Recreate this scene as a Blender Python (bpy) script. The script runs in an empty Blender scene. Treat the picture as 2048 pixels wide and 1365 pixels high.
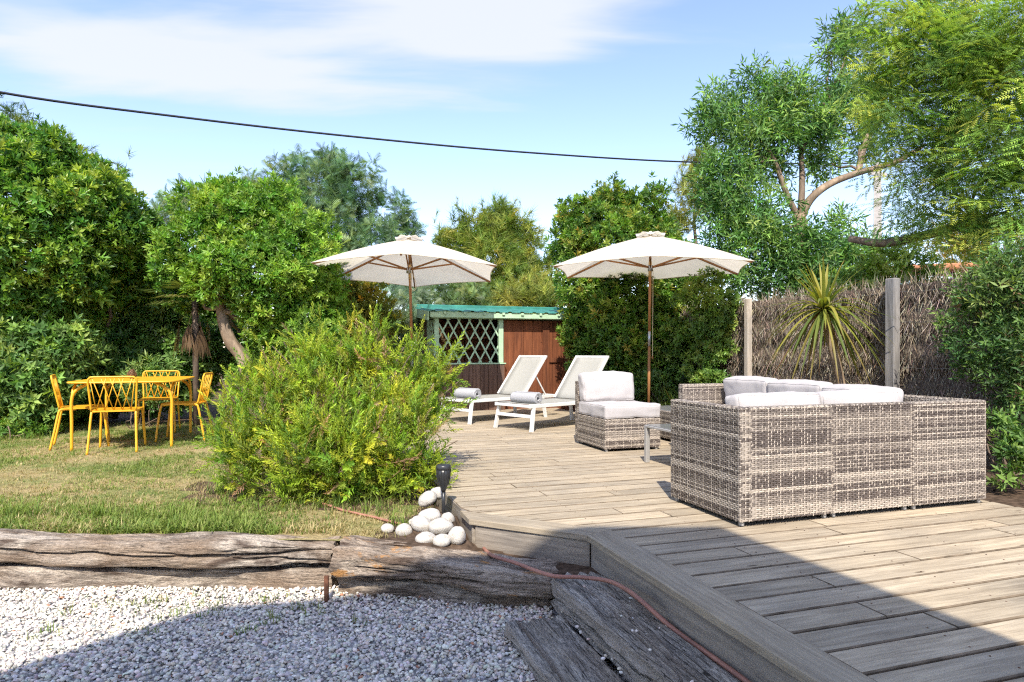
import bpy, math, random
import numpy as np
from mathutils import Vector, Matrix, noise as mnoise

rng = np.random.default_rng(7)
random.seed(7)
PI = math.pi
sc = bpy.context.scene
C = sc.collection

# ------------------------------------------------------------------ camera
F = 1298.0                     # focal length in pixels of the 2048 px wide photograph
CAM_Z = 0.98                   # above the deck boards (deck top is z = 0)
HOR = 705.0                    # pixel row of the horizon
cam_d = bpy.data.cameras.new('camera')
cam = bpy.data.objects.new('camera', cam_d)
C.objects.link(cam)
cam.location = (0, 0, CAM_Z)
cam.rotation_euler = (PI / 2, 0, 0)
cam_d.sensor_width = 36.0
cam_d.lens = 36.0 * F / 2048.0
cam_d.shift_y = (HOR - 682.5) / 2048.0
cam_d.clip_start = 0.05
cam_d.clip_end = 2000
sc.camera = cam

# ------------------------------------------------------------------ light
SUN_EL = math.radians(46.5)
SUN_DIR = Vector((-0.07 * math.cos(SUN_EL), -0.9975 * math.cos(SUN_EL), math.sin(SUN_EL))).normalized()   # towards the sun
world = bpy.data.worlds.new('World')
sc.world = world
world.use_nodes = True
wn, wl = world.node_tree.nodes, world.node_tree.links
wn.clear()
w_out = wn.new('ShaderNodeOutputWorld')
w_bg = wn.new('ShaderNodeBackground')
w_bg.inputs['Strength'].default_value = 0.132
w_sky = wn.new('ShaderNodeTexSky')
w_sky.sky_type = 'NISHITA'
w_sky.sun_disc = False
w_sky.sun_elevation = SUN_EL
w_sky.sun_rotation = math.atan2(SUN_DIR.x, SUN_DIR.y)
w_sky.altitude = 0
w_sky.air_density = 1.0
w_sky.dust_density = 0.5
w_sky.ozone_density = 3.0

def wmath(op, a, b=None, clamp=False):
    n = wn.new('ShaderNodeMath'); n.operation = op; n.use_clamp = clamp
    for i, x in enumerate((a, b)):
        if x is None: continue
        if isinstance(x, (int, float)): n.inputs[i].default_value = x
        else: wl.new(x, n.inputs[i])
    return n.outputs[0]
w_tc = wn.new('ShaderNodeTexCoord')
w_sep = wn.new('ShaderNodeSeparateXYZ'); wl.new(w_tc.outputs['Generated'], w_sep.inputs[0])
zc = wmath('MAXIMUM', w_sep.outputs[2], 0.03)
cx = wmath('DIVIDE', w_sep.outputs[0], zc)
cy = wmath('DIVIDE', w_sep.outputs[1], zc)
w_pl = wn.new('ShaderNodeCombineXYZ'); wl.new(cx, w_pl.inputs[0]); wl.new(cy, w_pl.inputs[1])
w_map = wn.new('ShaderNodeMapping'); w_map.inputs['Rotation'].default_value = (0, 0, -0.5); w_map.inputs['Scale'].default_value = (0.9, 2.6, 1)
wl.new(w_pl.outputs[0], w_map.inputs[0])
w_no = wn.new('ShaderNodeTexNoise'); w_no.inputs['Scale'].default_value = 1.25; w_no.inputs['Detail'].default_value = 5; w_no.inputs['Roughness'].default_value = 0.52
w_no.inputs['Distortion'].default_value = 0.25
wl.new(w_map.outputs[0], w_no.inputs['Vector'])
w_no2 = wn.new('ShaderNodeTexNoise'); w_no2.inputs['Scale'].default_value = 0.35; w_no2.inputs['Detail'].default_value = 2
wl.new(w_pl.outputs[0], w_no2.inputs['Vector'])
def bank(px, py, sx, sy, rot, amp):
    """one cloud bank of the cloud layer: centre, half sizes and heading in the plane of the layer"""
    dx = wmath('SUBTRACT', cx, px); dy = wmath('SUBTRACT', cy, py)
    c, s = math.cos(rot), math.sin(rot)
    a = wmath('ADD', wmath('MULTIPLY', dx, c / sx), wmath('MULTIPLY', dy, s / sx))
    b = wmath('ADD', wmath('MULTIPLY', dx, -s / sy), wmath('MULTIPLY', dy, c / sy))
    r2 = wmath('ADD', wmath('MULTIPLY', a, a), wmath('MULTIPLY', b, b))
    return wmath('MULTIPLY', wmath('POWER', 2.718, wmath('MULTIPLY', r2, -1.0)), amp)
banks = wmath('ADD', bank(-1.25, 2.2, 0.85, 0.40, 0.25, 0.55), bank(-0.06, 1.92, 0.40, 0.30, 0.12, 0.70))
banks = wmath('ADD', banks, bank(-1.0, 0.2, 1.2, 0.7, 0.4, 0.32))
banks = wmath('ADD', banks, bank(1.2, -1.0, 1.3, 0.8, 0.2, 0.32))
dens = wmath('ADD', wmath('ADD', wmath('MULTIPLY', w_no.outputs[0], 0.85), wmath('MULTIPLY', w_no2.outputs[0], 0.12)), banks)
w_ramp = wn.new('ShaderNodeMapRange'); w_ramp.interpolation_type = 'SMOOTHSTEP'
w_ramp.inputs['From Min'].default_value = 0.54; w_ramp.inputs['From Max'].default_value = 0.94
wl.new(dens, w_ramp.inputs['Value'])
w_fade = wn.new('ShaderNodeMapRange'); w_fade.interpolation_type = 'SMOOTHSTEP'; w_fade.inputs['From Min'].default_value = 0.05; w_fade.inputs['From Max'].default_value = 0.2
wl.new(w_sep.outputs[2], w_fade.inputs['Value'])
cl_amt = wmath('MULTIPLY', wmath('MULTIPLY', w_ramp.outputs[0], 0.88, True), w_fade.outputs[0])
# thin aerial haze towards the horizon is part of the sky itself
w_tint = wn.new('ShaderNodeMix'); w_tint.data_type = 'RGBA'; w_tint.blend_type = 'MIX'
wl.new(cl_amt, w_tint.inputs['Factor'])
w_wb = wn.new('ShaderNodeMix'); w_wb.data_type = 'RGBA'; w_wb.blend_type = 'MULTIPLY'; w_wb.inputs['Factor'].default_value = 1.0
wl.new(w_sky.outputs[0], w_wb.inputs['A']); w_wb.inputs['B'].default_value = (1.08, 0.94, 0.94, 1)      # the camera's white balance
wl.new(w_wb.outputs['Result'], w_tint.inputs['A'])
w_tint.inputs['B'].default_value = (2.6, 2.7, 2.9, 1)
wl.new(w_tint.outputs['Result'], w_bg.inputs['Color'])
wl.new(w_bg.outputs[0], w_out.inputs['Surface'])

sun_d = bpy.data.lights.new('sun', 'SUN')
sun_d.energy = 2.9
sun_d.angle = math.radians(0.53)
sun_d.color = (1.0, 0.93, 0.82)
sun = bpy.data.objects.new('sun', sun_d)
C.objects.link(sun)
sun.rotation_euler = (-SUN_DIR).to_track_quat('-Z', 'Y').to_euler()
sun.location = (0, -10, 20)

vs = sc.view_settings
sc.display_settings.display_device = 'sRGB'
vs.view_transform = 'Standard'
vs.look = 'None'
vs.gamma = 1
vs.use_curve_mapping = False
vs.exposure = 1.43
sc.render.engine = 'CYCLES'
sc.cycles.max_bounces = 6
sc.cycles.diffuse_bounces = 3
sc.cycles.glossy_bounces = 1
sc.cycles.transmission_bounces = 2
sc.cycles.transparent_max_bounces = 8
sc.cycles.caustics_reflective = False
sc.cycles.caustics_refractive = False
sc.cycles.use_denoising = False
sc.cycles.filter_width = 1.2
sc.cycles.sample_clamp_indirect = 6
sc.cycles.use_adaptive_sampling = True
sc.cycles.adaptive_threshold = 0.02
world.cycles.sampling_method = 'NONE'

# ------------------------------------------------------------------ frames
ROT = math.radians(18.1)                       # the deck boards run 18 degrees off the picture plane
cU, sU = math.cos(ROT), math.sin(ROT)
def dk(u, v, z=0.0):                           # deck frame (along boards, across boards) -> world
    return Vector((u * cU - v * sU, u * sU + v * cU, z))
def at(px, py, d):                             # photograph pixel at depth d -> world
    return Vector(((px - 1024) / F * d, d, CAM_Z + (HOR - py) / F * d))
LAWN_Z, GRAVEL_Z = -0.08, -0.33

# ------------------------------------------------------------------ materials
def new_mat(name):
    m = bpy.data.materials.new(name); m.use_nodes = True
    nt = m.node_tree; nt.nodes.clear()
    o = nt.nodes.new('ShaderNodeOutputMaterial')
    b = nt.nodes.new('ShaderNodeBsdfPrincipled')
    nt.links.new(b.outputs[0], o.inputs[0])
    return m, nt, b, o
def N(nt, kind, **kw):
    n = nt.nodes.new('ShaderNode' + kind)
    for k, v in kw.items():
        if k in n.inputs: n.inputs[k].default_value = v
        else: setattr(n, k, v)
    return n
def ramp(nt, src, stops):
    r = nt.nodes.new('ShaderNodeValToRGB')
    e = r.color_ramp.elements
    while len(e) < len(stops): e.new(0.5)
    for el, (p, c) in zip(e, stops):
        el.position = p; el.color = (*c, 1) if len(c) == 3 else c
    nt.links.new(src, r.inputs[0])
    return r.outputs[0]
def mixc(nt, fac, a, b, mode='MIX'):
    m = nt.nodes.new('ShaderNodeMix'); m.data_type = 'RGBA'; m.blend_type = mode
    for key, x in (('Factor', fac), ('A', a), ('B', b)):
        if isinstance(x, (int, float)): m.inputs[key].default_value = x
        elif isinstance(x, tuple): m.inputs[key].default_value = (*x, 1)
        else: nt.links.new(x, m.inputs[key])
    return m.outputs['Result']
def bump(nt, b, h, strength=0.3, dist=0.01):
    n = N(nt, 'Bump', Strength=strength, Distance=dist)
    nt.links.new(h, n.inputs['Height']); nt.links.new(n.outputs[0], b.inputs['Normal'])

def plain(name, col, rough=0.5, metal=0.0, var=0.06, scale=18.0, bumps=0.0, spec=0.5):
    m, nt, b, o = new_mat(name)
    tc = N(nt, 'TexCoord'); no = N(nt, 'TexNoise', Scale=scale, Detail=5.0)
    nt.links.new(tc.outputs['Object'], no.inputs['Vector'])
    c = ramp(nt, no.outputs[0], [(0.25, tuple(x * (1 - var * 2) for x in col)), (0.75, tuple(min(1, x * (1 + var * 2)) for x in col))])
    nt.links.new(c, b.inputs['Base Color'])
    b.inputs['Roughness'].default_value = rough; b.inputs['Metallic'].default_value = metal
    b.inputs['Specular IOR Level'].default_value = spec
    if bumps: bump(nt, b, no.outputs[0], bumps, 0.01)
    return m

def wood(name, dark, light, grain=(1.4, 30.0, 30.0), rough=0.75, bumps=0.35, knots=True, axis_swap=False, stain=None, per_obj=0.22):
    """grain runs along local x; every object gets its own offset and tone"""
    m, nt, b, o = new_mat(name)
    tc = N(nt, 'TexCoord'); oi = N(nt, 'ObjectInfo')
    vm = N(nt, 'VectorMath', operation='MULTIPLY_ADD')
    nt.links.new(oi.outputs['Random'], vm.inputs[0]); vm.inputs[1].default_value = (37.0, 91.0, 53.0)
    nt.links.new(tc.outputs['Object'], vm.inputs[2])
    mp = N(nt, 'Mapping'); mp.inputs['Scale'].default_value = grain
    nt.links.new(vm.outputs[0], mp.inputs[0])
    n1 = N(nt, 'TexNoise', Scale=1.0, Detail=8.0, Roughness=0.62, Distortion=0.6)
    nt.links.new(mp.outputs[0], n1.inputs['Vector'])
    mp2 = N(nt, 'Mapping'); mp2.inputs['Scale'].default_value = tuple(g * 5.0 if i else g * 1.5 for i, g in enumerate(grain))
    nt.links.new(vm.outputs[0], mp2.inputs[0])
    n2 = N(nt, 'TexNoise', Scale=1.0, Detail=4.0, Roughness=0.7)
    nt.links.new(mp2.outputs[0], n2.inputs['Vector'])
    n3 = N(nt, 'TexNoise', Scale=1.7, Detail=4.0)
    nt.links.new(vm.outputs[0], n3.inputs['Vector'])
    c = ramp(nt, n1.outputs[0], [(0.30, dark), (0.5, tuple((d + l) / 2 for d, l in zip(dark, light))), (0.68, light)])
    fine = ramp(nt, n2.outputs[0], [(0.34, (0.55, 0.55, 0.55)), (0.52, (1, 1, 1))])
    c = mixc(nt, 0.45, c, fine, 'MULTIPLY')
    blotch = ramp(nt, n3.outputs[0], [(0.3, (0.72, 0.73, 0.76)), (0.7, (1.14, 1.1, 1.04))])
    c = mixc(nt, 0.75, c, blotch, 'MULTIPLY')
    if knots:
        mk = N(nt, 'Mapping'); mk.inputs['Scale'].default_value = (2.2, 6.5, 6.5)
        nt.links.new(vm.outputs[0], mk.inputs[0])
        vo = N(nt, 'TexVoronoi', Scale=1.0); vo.inputs['Randomness'].default_value = 1.0
        nt.links.new(mk.outputs[0], vo.inputs['Vector'])
        kn = ramp(nt, vo.outputs['Distance'], [(0.03, (0.28, 0.24, 0.2)), (0.085, (1, 1, 1))])
        c = mixc(nt, 0.85, c, kn, 'MULTIPLY')
    if stain:
        n4 = N(nt, 'TexNoise', Scale=2.6, Detail=6.0, Roughness=0.65)
        nt.links.new(vm.outputs[0], n4.inputs['Vector'])
        f = ramp(nt, n4.outputs[0], [(0.56, (0, 0, 0)), (0.66, (1, 1, 1))])
        c = mixc(nt, f, c, stain)
    tone = N(nt, 'MapRange'); tone.inputs['To Min'].default_value = 1 - per_obj; tone.inputs['To Max'].default_value = 1 + per_obj
    nt.links.new(oi.outputs['Random'], tone.inputs['Value'])
    hs = N(nt, 'HueSaturation'); nt.links.new(tone.outputs[0], hs.inputs['Value']); nt.links.new(c, hs.inputs['Color'])
    nt.links.new(hs.outputs[0], b.inputs['Base Color'])
    b.inputs['Roughness'].default_value = rough
    b.inputs['Specular IOR Level'].default_value = 0.25
    mx = N(nt, 'Math', operation='ADD'); nt.links.new(n1.outputs[0], mx.inputs[0]); nt.links.new(n2.outputs[0], mx.inputs[1])
    bump(nt, b, mx.outputs[0], bumps, 0.006)
    return m

def leafy(name, rough=0.42, transl=0.35, spec=0.45, tint=(1.12, 1.15, 0.5)):
    """foliage: colour per leaf from the mesh's colour attribute, with light through the blade"""
    m, nt, b, o = new_mat(name)
    a = N(nt, 'VertexColor', layer_name='col')
    nt.links.new(a.outputs[0], b.inputs['Base Color'])
    b.inputs['Roughness'].default_value = rough
    b.inputs['Specular IOR Level'].default_value = spec
    t = N(nt, 'BsdfTranslucent')
    tc = mixc(nt, 1.0, a.outputs[0], tint, 'MULTIPLY')
    nt.links.new(tc, t.inputs['Color'])
    mx = N(nt, 'MixShader'); mx.inputs[0].default_value = transl
    nt.links.new(b.outputs[0], mx.inputs[1]); nt.links.new(t.outputs[0], mx.inputs[2]); nt.links.new(mx.outputs[0], o.inputs[0])
    return m
def attr_mat(name, rough=0.6, spec=0.4, bumps=0.0, scale=60.0, var=0.25):
    m, nt, b, o = new_mat(name)
    a = N(nt, 'VertexColor', layer_name='col')
    tc = N(nt, 'TexCoord'); no = N(nt, 'TexNoise', Scale=scale, Detail=4.0)
    nt.links.new(tc.outputs['Object'], no.inputs['Vector'])
    f = ramp(nt, no.outputs[0], [(0.3, (1 - var,) * 3), (0.7, (1 + var,) * 3)])
    c = mixc(nt, 1.0, a.outputs[0], f, 'MULTIPLY')
    nt.links.new(c, b.inputs['Base Color'])
    b.inputs['Roughness'].default_value = rough; b.inputs['Specular IOR Level'].default_value = spec
    if bumps: bump(nt, b, no.outputs[0], bumps, 0.006)
    return m

M = {}
M['deck'] = wood('weathered_decking', (0.29, 0.235, 0.165), (0.52, 0.44, 0.32), grain=(2.6, 34, 34), per_obj=0.12)
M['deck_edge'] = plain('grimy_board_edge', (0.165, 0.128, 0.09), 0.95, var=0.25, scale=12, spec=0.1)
M['fascia'] = wood('weathered_fascia', (0.20, 0.17, 0.14), (0.40, 0.35, 0.285), grain=(2.2, 26, 26), per_obj=0.1)
def sleeper_mat(name, dark, light, brown, stain=None, top_dark=False):
    """old oak: silver and dark patches, open grain, fine checks across it"""
    m, nt, b, o = new_mat(name)
    tc = N(nt, 'TexCoord'); oi = N(nt, 'ObjectInfo')
    vm = N(nt, 'VectorMath', operation='MULTIPLY_ADD')
    nt.links.new(oi.outputs['Random'], vm.inputs[0]); vm.inputs[1].default_value = (37.0, 91.0, 53.0); nt.links.new(tc.outputs['Object'], vm.inputs[2])
    def nz(scale, detail, rough, dist=0.0):
        mp = N(nt, 'Mapping'); mp.inputs['Scale'].default_value = scale; nt.links.new(vm.outputs[0], mp.inputs[0])
        n_ = N(nt, 'TexNoise', Scale=1.0, Detail=detail, Roughness=rough, Distortion=dist); nt.links.new(mp.outputs[0], n_.inputs['Vector']); return n_.outputs[0]
    patch = nz((2.6, 9, 9), 6.0, .62, 1.2); grain = nz((5, 60, 60), 6.0, .7, .8); fine = nz((28, 190, 190), 3.0, .7); tint = nz((1.5, 4, 4), 3.0, .5); spec = nz((90, 130, 130), 2.0, .6)
    c = ramp(nt, patch, [(.36, dark), (.46, tuple((d * .6 + l * .4) for d, l in zip(dark, light))), (.58, light)])
    c = mixc(nt, ramp(nt, tint, [(.45, (0, 0, 0)), (.62, (.7, .7, .7))]), c, brown)
    g = ramp(nt, grain, [(.34, (.14, .13, .12)), (.46, (1, 1, 1)), (.7, (1.18, 1.16, 1.12))])
    c = mixc(nt, .85, c, g, 'MULTIPLY')
    c = mixc(nt, .55, c, ramp(nt, fine, [(.35, (.35, .35, .35)), (.55, (1.1, 1.1, 1.1))]), 'MULTIPLY')
    c = mixc(nt, .3, c, ramp(nt, spec, [(.38, (.45, .45, .45)), (.5, (1.05, 1.05, 1.05))]), 'MULTIPLY')
    if stain:
        f = nz((3.2, 7, 7), 6.0, .7, .6)
        c = mixc(nt, ramp(nt, f, [(.57, (0, 0, 0)), (.63, (1, 1, 1))]), c, stain)
    if top_dark:                                   # the trodden top is more checked and greyer than the sawn sides
        ge = N(nt, 'NewGeometry'); sx = N(nt, 'SeparateXYZ'); nt.links.new(ge.outputs['Normal'], sx.inputs[0])
        chk = nz((3.2, 75, 75), 5.0, .75, 1.6)
        ck = ramp(nt, chk, [(.40, (.10, .095, .09)), (.47, (.95, .95, .95)), (.6, (1.15, 1.15, 1.15))])
        tmask = ramp(nt, sx.outputs[2], [(.55, (0, 0, 0)), (.8, (1, 1, 1))])
        ctop = mixc(nt, 1.0, mixc(nt, .9, c, ck, 'MULTIPLY'), (.95, .90, .84), 'MULTIPLY')
        cside = mixc(nt, .7, c, (.40, .335, .27))
        c = mixc(nt, tmask, cside, ctop)
    nt.links.new(c, b.inputs['Base Color'])
    b.inputs['Roughness'].default_value = .9; b.inputs['Specular IOR Level'].default_value = .15
    ad = N(nt, 'Math', operation='ADD'); nt.links.new(grain, ad.inputs[0]); nt.links.new(fine, ad.inputs[1])
    bump(nt, b, ad.outputs[0], 1.0, .012)
    return m
M['sleeper'] = sleeper_mat('old_sleeper_oak', (.11, .08, .062), (.50, .43, .355), (.29, .21, .145))
M['sleeper_rot'] = sleeper_mat('split_sleeper_oak', (.12, .085, .065), (.47, .39, .31), (.26, .18, .12), (.46, .24, .09))
M['sleeper_grey'] = sleeper_mat('grey_sleeper_oak', (.24, .225, .205), (.52, .50, .465), (.33, .285, .235), None, True)
M['shed'] = wood('stained_shed_boards', (0.085, 0.026, 0.011), (0.22, 0.075, 0.03), grain=(24, 24, 1.2), bumps=0.2, knots=True, per_obj=0.14)
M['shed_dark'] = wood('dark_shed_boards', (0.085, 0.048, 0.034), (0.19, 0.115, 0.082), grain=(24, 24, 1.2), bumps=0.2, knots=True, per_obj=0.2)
M['bark'] = wood('tree_bark', (0.07, 0.05, 0.035), (0.22, 0.165, 0.12), grain=(9, 9, 3), bumps=0.9, knots=False)
M['bark_pale'] = wood('pale_bark', (0.12, 0.085, 0.055), (0.34, 0.255, 0.175), grain=(9, 9, 3), bumps=0.7, knots=False)
M['twig'] = plain('twig_bark', (0.13, 0.095, 0.065), 0.8, var=0.2)
M['teak'] = wood('oiled_teak', (0.23, 0.095, 0.032), (0.42, 0.20, 0.075), grain=(20, 20, 1.5), bumps=0.1, knots=False, rough=0.45)
M['pale_wood'] = wood('pale_hardwood', (0.48, 0.30, 0.12), (0.68, 0.46, 0.20), grain=(20, 20, 1.5), bumps=0.05, knots=False, rough=0.5)
M['post'] = wood('grey_fence_post', (0.13, 0.125, 0.12), (0.27, 0.26, 0.25), grain=(20, 20, 1.5), bumps=0.5, knots=False)
M['post_pale'] = wood('pale_fence_post', (0.38, 0.33, 0.27), (0.62, 0.56, 0.48), grain=(20, 20, 1.5), bumps=0.5, knots=False)
M['yellow'] = plain('yellow_powder_coat', (0.74, 0.375, 0.018), 0.42, var=0.03)
M['white_metal'] = plain('white_powder_coat', (0.66, 0.65, 0.62), 0.4, var=0.02)
M['sling'] = plain('sling_fabric', (0.30, 0.295, 0.265), 0.8, var=0.06, scale=240, bumps=0.25)
M['towel'] = plain('grey_towel', (0.36, 0.36, 0.37), 0.95, var=0.08, scale=160, bumps=0.5, spec=0.1)
M['alu'] = plain('grey_aluminium', (0.36, 0.35, 0.335), 0.45, 0.25, var=0.04)
M['table_glass'] = plain('smoked_table_glass', (0.20, 0.20, 0.19), 0.18, var=0.03, spec=0.7)
M['steel'] = plain('galvanised_sleeve', (0.35, 0.35, 0.35), 0.35, 0.8, var=0.05)
M['charcoal'] = plain('charcoal_plastic', (0.028, 0.029, 0.031), 0.35, var=0.1)
M['rope'] = plain('pull_cord', (0.5, 0.4, 0.25), 0.9, var=0.1)
M['mint'] = plain('mint_green_paint', (0.35, 0.50, 0.33), 0.6, var=0.08, scale=9)
M['hose'] = plain('terracotta_hose', (0.33, 0.15, 0.105), 0.55, var=0.12, scale=9)
M['stone'] = plain('white_boulder', (0.45, 0.42, 0.375), 0.75, var=0.14, scale=14, bumps=0.5)
def stone_mat():
    m, nt, b, o = new_mat('white_boulder')
    tc = N(nt, 'TexCoord'); oi = N(nt, 'ObjectInfo'); vm = N(nt, 'VectorMath', operation='MULTIPLY_ADD')
    nt.links.new(oi.outputs['Random'], vm.inputs[0]); vm.inputs[1].default_value = (17.0, 31.0, 13.0); nt.links.new(tc.outputs['Object'], vm.inputs[2])
    n1 = N(nt, 'TexNoise', Scale=1.6, Detail=7.0, Roughness=0.65); n2 = N(nt, 'TexNoise', Scale=9.0, Detail=5.0, Roughness=0.7)
    for n_ in (n1, n2): nt.links.new(vm.outputs[0], n_.inputs['Vector'])
    c = ramp(nt, n1.outputs[0], [(.30, (.30, .25, .19)), (.40, (.46, .42, .365)), (.58, (.54, .51, .46))])
    c = mixc(nt, .5, c, ramp(nt, n2.outputs[0], [(.30, (.6, .55, .5)), (.42, (1, 1, 1))]), 'MULTIPLY')
    nt.links.new(c, b.inputs['Base Color']); b.inputs['Roughness'].default_value = .8
    bump(nt, b, n2.outputs[0], .35, .08)
    return m
M['stone'] = stone_mat()
M['soil'] = plain('garden_soil', (0.085, 0.058, 0.040), 0.95, var=0.35, scale=24, bumps=0.8, spec=0.1)
M['rust'] = plain('rusty_iron', (0.13, 0.055, 0.03), 0.8, 0.3, var=0.3, scale=40)
M['cable'] = plain('black_cable', (0.014, 0.014, 0.016), 0.5)
M['concrete'] = plain('pole_concrete', (0.40, 0.38, 0.36), 0.85, var=0.1, bumps=0.3)
M['render_wall'] = plain('cream_render', (0.84, 0.82, 0.77), 0.9, var=0.03, bumps=0.2)
M['tile'] = plain('terracotta_tiles', (0.45, 0.19, 0.09), 0.85, var=0.2, scale=12)
M['glass_dark'] = plain('dark_window_glass', (0.03, 0.035, 0.04), 0.08, var=0.02, spec=0.8)
M['wire'] = plain('fence_wire', (0.3, 0.3, 0.29), 0.4, 0.7)
M['cone'] = plain('pine_cone_scales', (0.17, 0.095, 0.05), 0.8, var=0.25, scale=50)
M['dark_core'] = plain('wicker_backing', (0.035, 0.028, 0.024), 0.8, var=0.1)
M['weave'] = attr_mat('synthetic_rattan', 0.42, 0.5, var=0.12, scale=35)
M['brush'] = attr_mat('heather_brushwood', 0.9, 0.15, var=0.2)
M['pebble'] = attr_mat('gravel_pebbles', 0.75, 0.3, var=0.12, scale=80, bumps=0.2)
M['leaf'] = leafy('glossy_leaf', 0.38, 0.42, 0.45)
M['leaf_soft'] = leafy('soft_leaf', 0.5, 0.42, 0.35)
M['leaf_fern'] = leafy('feathery_leaf', 0.5, 0.45, 0.3, (1.2, 1.15, 0.6))
M['grass'] = leafy('grass_blade', 0.55, 0.4, 0.25, (1.15, 1.1, 0.6))

# roof sheet: real teal paint with dirt
def roof_mat():
    m, nt, b, o = new_mat('teal_roof_sheet')
    tc = N(nt, 'TexCoord'); no = N(nt, 'TexNoise', Scale=5.0, Detail=6.0)
    nt.links.new(tc.outputs['Object'], no.inputs['Vector'])
    nt.links.new(ramp(nt, no.outputs[0], [(0.3, (0.025, 0.155, 0.125)), (0.7, (0.05, 0.25, 0.20))]), b.inputs['Base Color'])
    b.inputs['Roughness'].default_value = 0.5
    return m
M['teal'] = roof_mat()

def fabric_mat(name, col, transl=0.0, scale=500):
    m, nt, b, o = new_mat(name)
    tc = N(nt, 'TexCoord'); no = N(nt, 'TexNoise', Scale=3.5, Detail=5.0); n2 = N(nt, 'TexNoise', Scale=float(scale), Detail=2.0)
    nt.links.new(tc.outputs['Object'], no.inputs['Vector']); nt.links.new(tc.outputs['Object'], n2.inputs['Vector'])
    c = ramp(nt, no.outputs[0], [(0.3, tuple(x * 0.93 for x in col)), (0.7, tuple(min(1, x * 1.05) for x in col))])
    nt.links.new(c, b.inputs['Base Color'])
    b.inputs['Roughness'].default_value = 0.9; b.inputs['Specular IOR Level'].default_value = 0.15
    ad = N(nt, 'Math', operation='MULTIPLY_ADD'); nt.links.new(no.outputs[0], ad.inputs[0]); ad.inputs[1].default_value = 4.0
    nt.links.new(n2.outputs[0], ad.inputs[2])
    bump(nt, b, ad.outputs[0], 0.10, 0.006)
    if transl:
        t = N(nt, 'BsdfTranslucent'); nt.links.new(c, t.inputs['Color'])
        mx = N(nt, 'MixShader'); mx.inputs[0].default_value = transl
        nt.links.new(b.outputs[0], mx.inputs[1]); nt.links.new(t.outputs[0], mx.inputs[2]); nt.links.new(mx.outputs[0], o.inputs[0])
    return m
M['cushion'] = fabric_mat('pale_grey_cushion', (0.43, 0.405, 0.395))
M['canopy'] = fabric_mat('ecru_canopy', (0.80, 0.735, 0.62), 0.45)

def lawn_mat():
    m, nt, b, o = new_mat('dry_lawn')
    tc = N(nt, 'TexCoord')
    n1 = N(nt, 'TexNoise', Scale=1.1, Detail=6.0, Roughness=0.6); n2 = N(nt, 'TexNoise', Scale=38.0, Detail=5.0, Roughness=0.7)
    for n in (n1, n2): nt.links.new(tc.outputs['Object'], n.inputs['Vector'])
    straw = ramp(nt, n2.outputs[0], [(0.3, (0.19, 0.14, 0.065)), (0.7, (0.50, 0.40, 0.20))])
    green = ramp(nt, n2.outputs[0], [(0.3, (0.08, 0.11, 0.03)), (0.7, (0.24, 0.28, 0.085))])
    f = ramp(nt, n1.outputs[0], [(0.42, (0, 0, 0)), (0.58, (1, 1, 1))])
    nt.links.new(mixc(nt, f, straw, green), b.inputs['Base Color'])
    b.inputs['Roughness'].default_value = 0.95; b.inputs['Specular IOR Level'].default_value = 0.1
    bump(nt, b, n2.outputs[0], 0.8, 0.03)
    return m
M['lawn'] = lawn_mat()
def gravel_mat():
    m, nt, b, o = new_mat('white_gravel_bed')
    tc = N(nt, 'TexCoord')
    v = N(nt, 'TexVoronoi', Scale=70.0)
    nt.links.new(tc.outputs['Object'], v.inputs['Vector'])
    bw = N(nt, 'RGBToBW'); nt.links.new(v.outputs['Color'], bw.inputs[0])
    nt.links.new(ramp(nt, bw.outputs[0], [(0.1, (0.24, 0.23, 0.23)), (0.9, (0.62, 0.6, 0.57))]), b.inputs['Base Color'])
    b.inputs['Roughness'].default_value = 0.9
    inv = N(nt, 'Math', operation='SUBTRACT'); inv.inputs[0].default_value = 1.0; nt.links.new(v.outputs['Distance'], inv.inputs[1])
    bump(nt, b, inv.outputs[0], 1.0, 0.012)
    return m
M['gravel'] = gravel_mat()

# ------------------------------------------------------------------ object helpers
def link(o, parent=None):
    C.objects.link(o)
    if parent is not None: o.parent = parent
    return o
def tag(o, label=None, cat=None, group=None, kind=None):
    if label: o['label'] = label
    if cat: o['category'] = cat
    if group: o['group'] = group
    if kind: o['kind'] = kind
    return o
def thing(name, label, cat, loc=(0, 0, 0), rz=0.0, group=None):
    o = bpy.data.objects.new(name, None)
    o.empty_display_size = 0.1
    o.location = loc; o.rotation_euler = (0, 0, rz)
    link(o)
    return tag(o, label, cat, group)
def copy_tree(o, parent=None):
    c = o.copy(); link(c, parent)
    for ch in list(o.children): copy_tree(ch, c)
    return c

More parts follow.
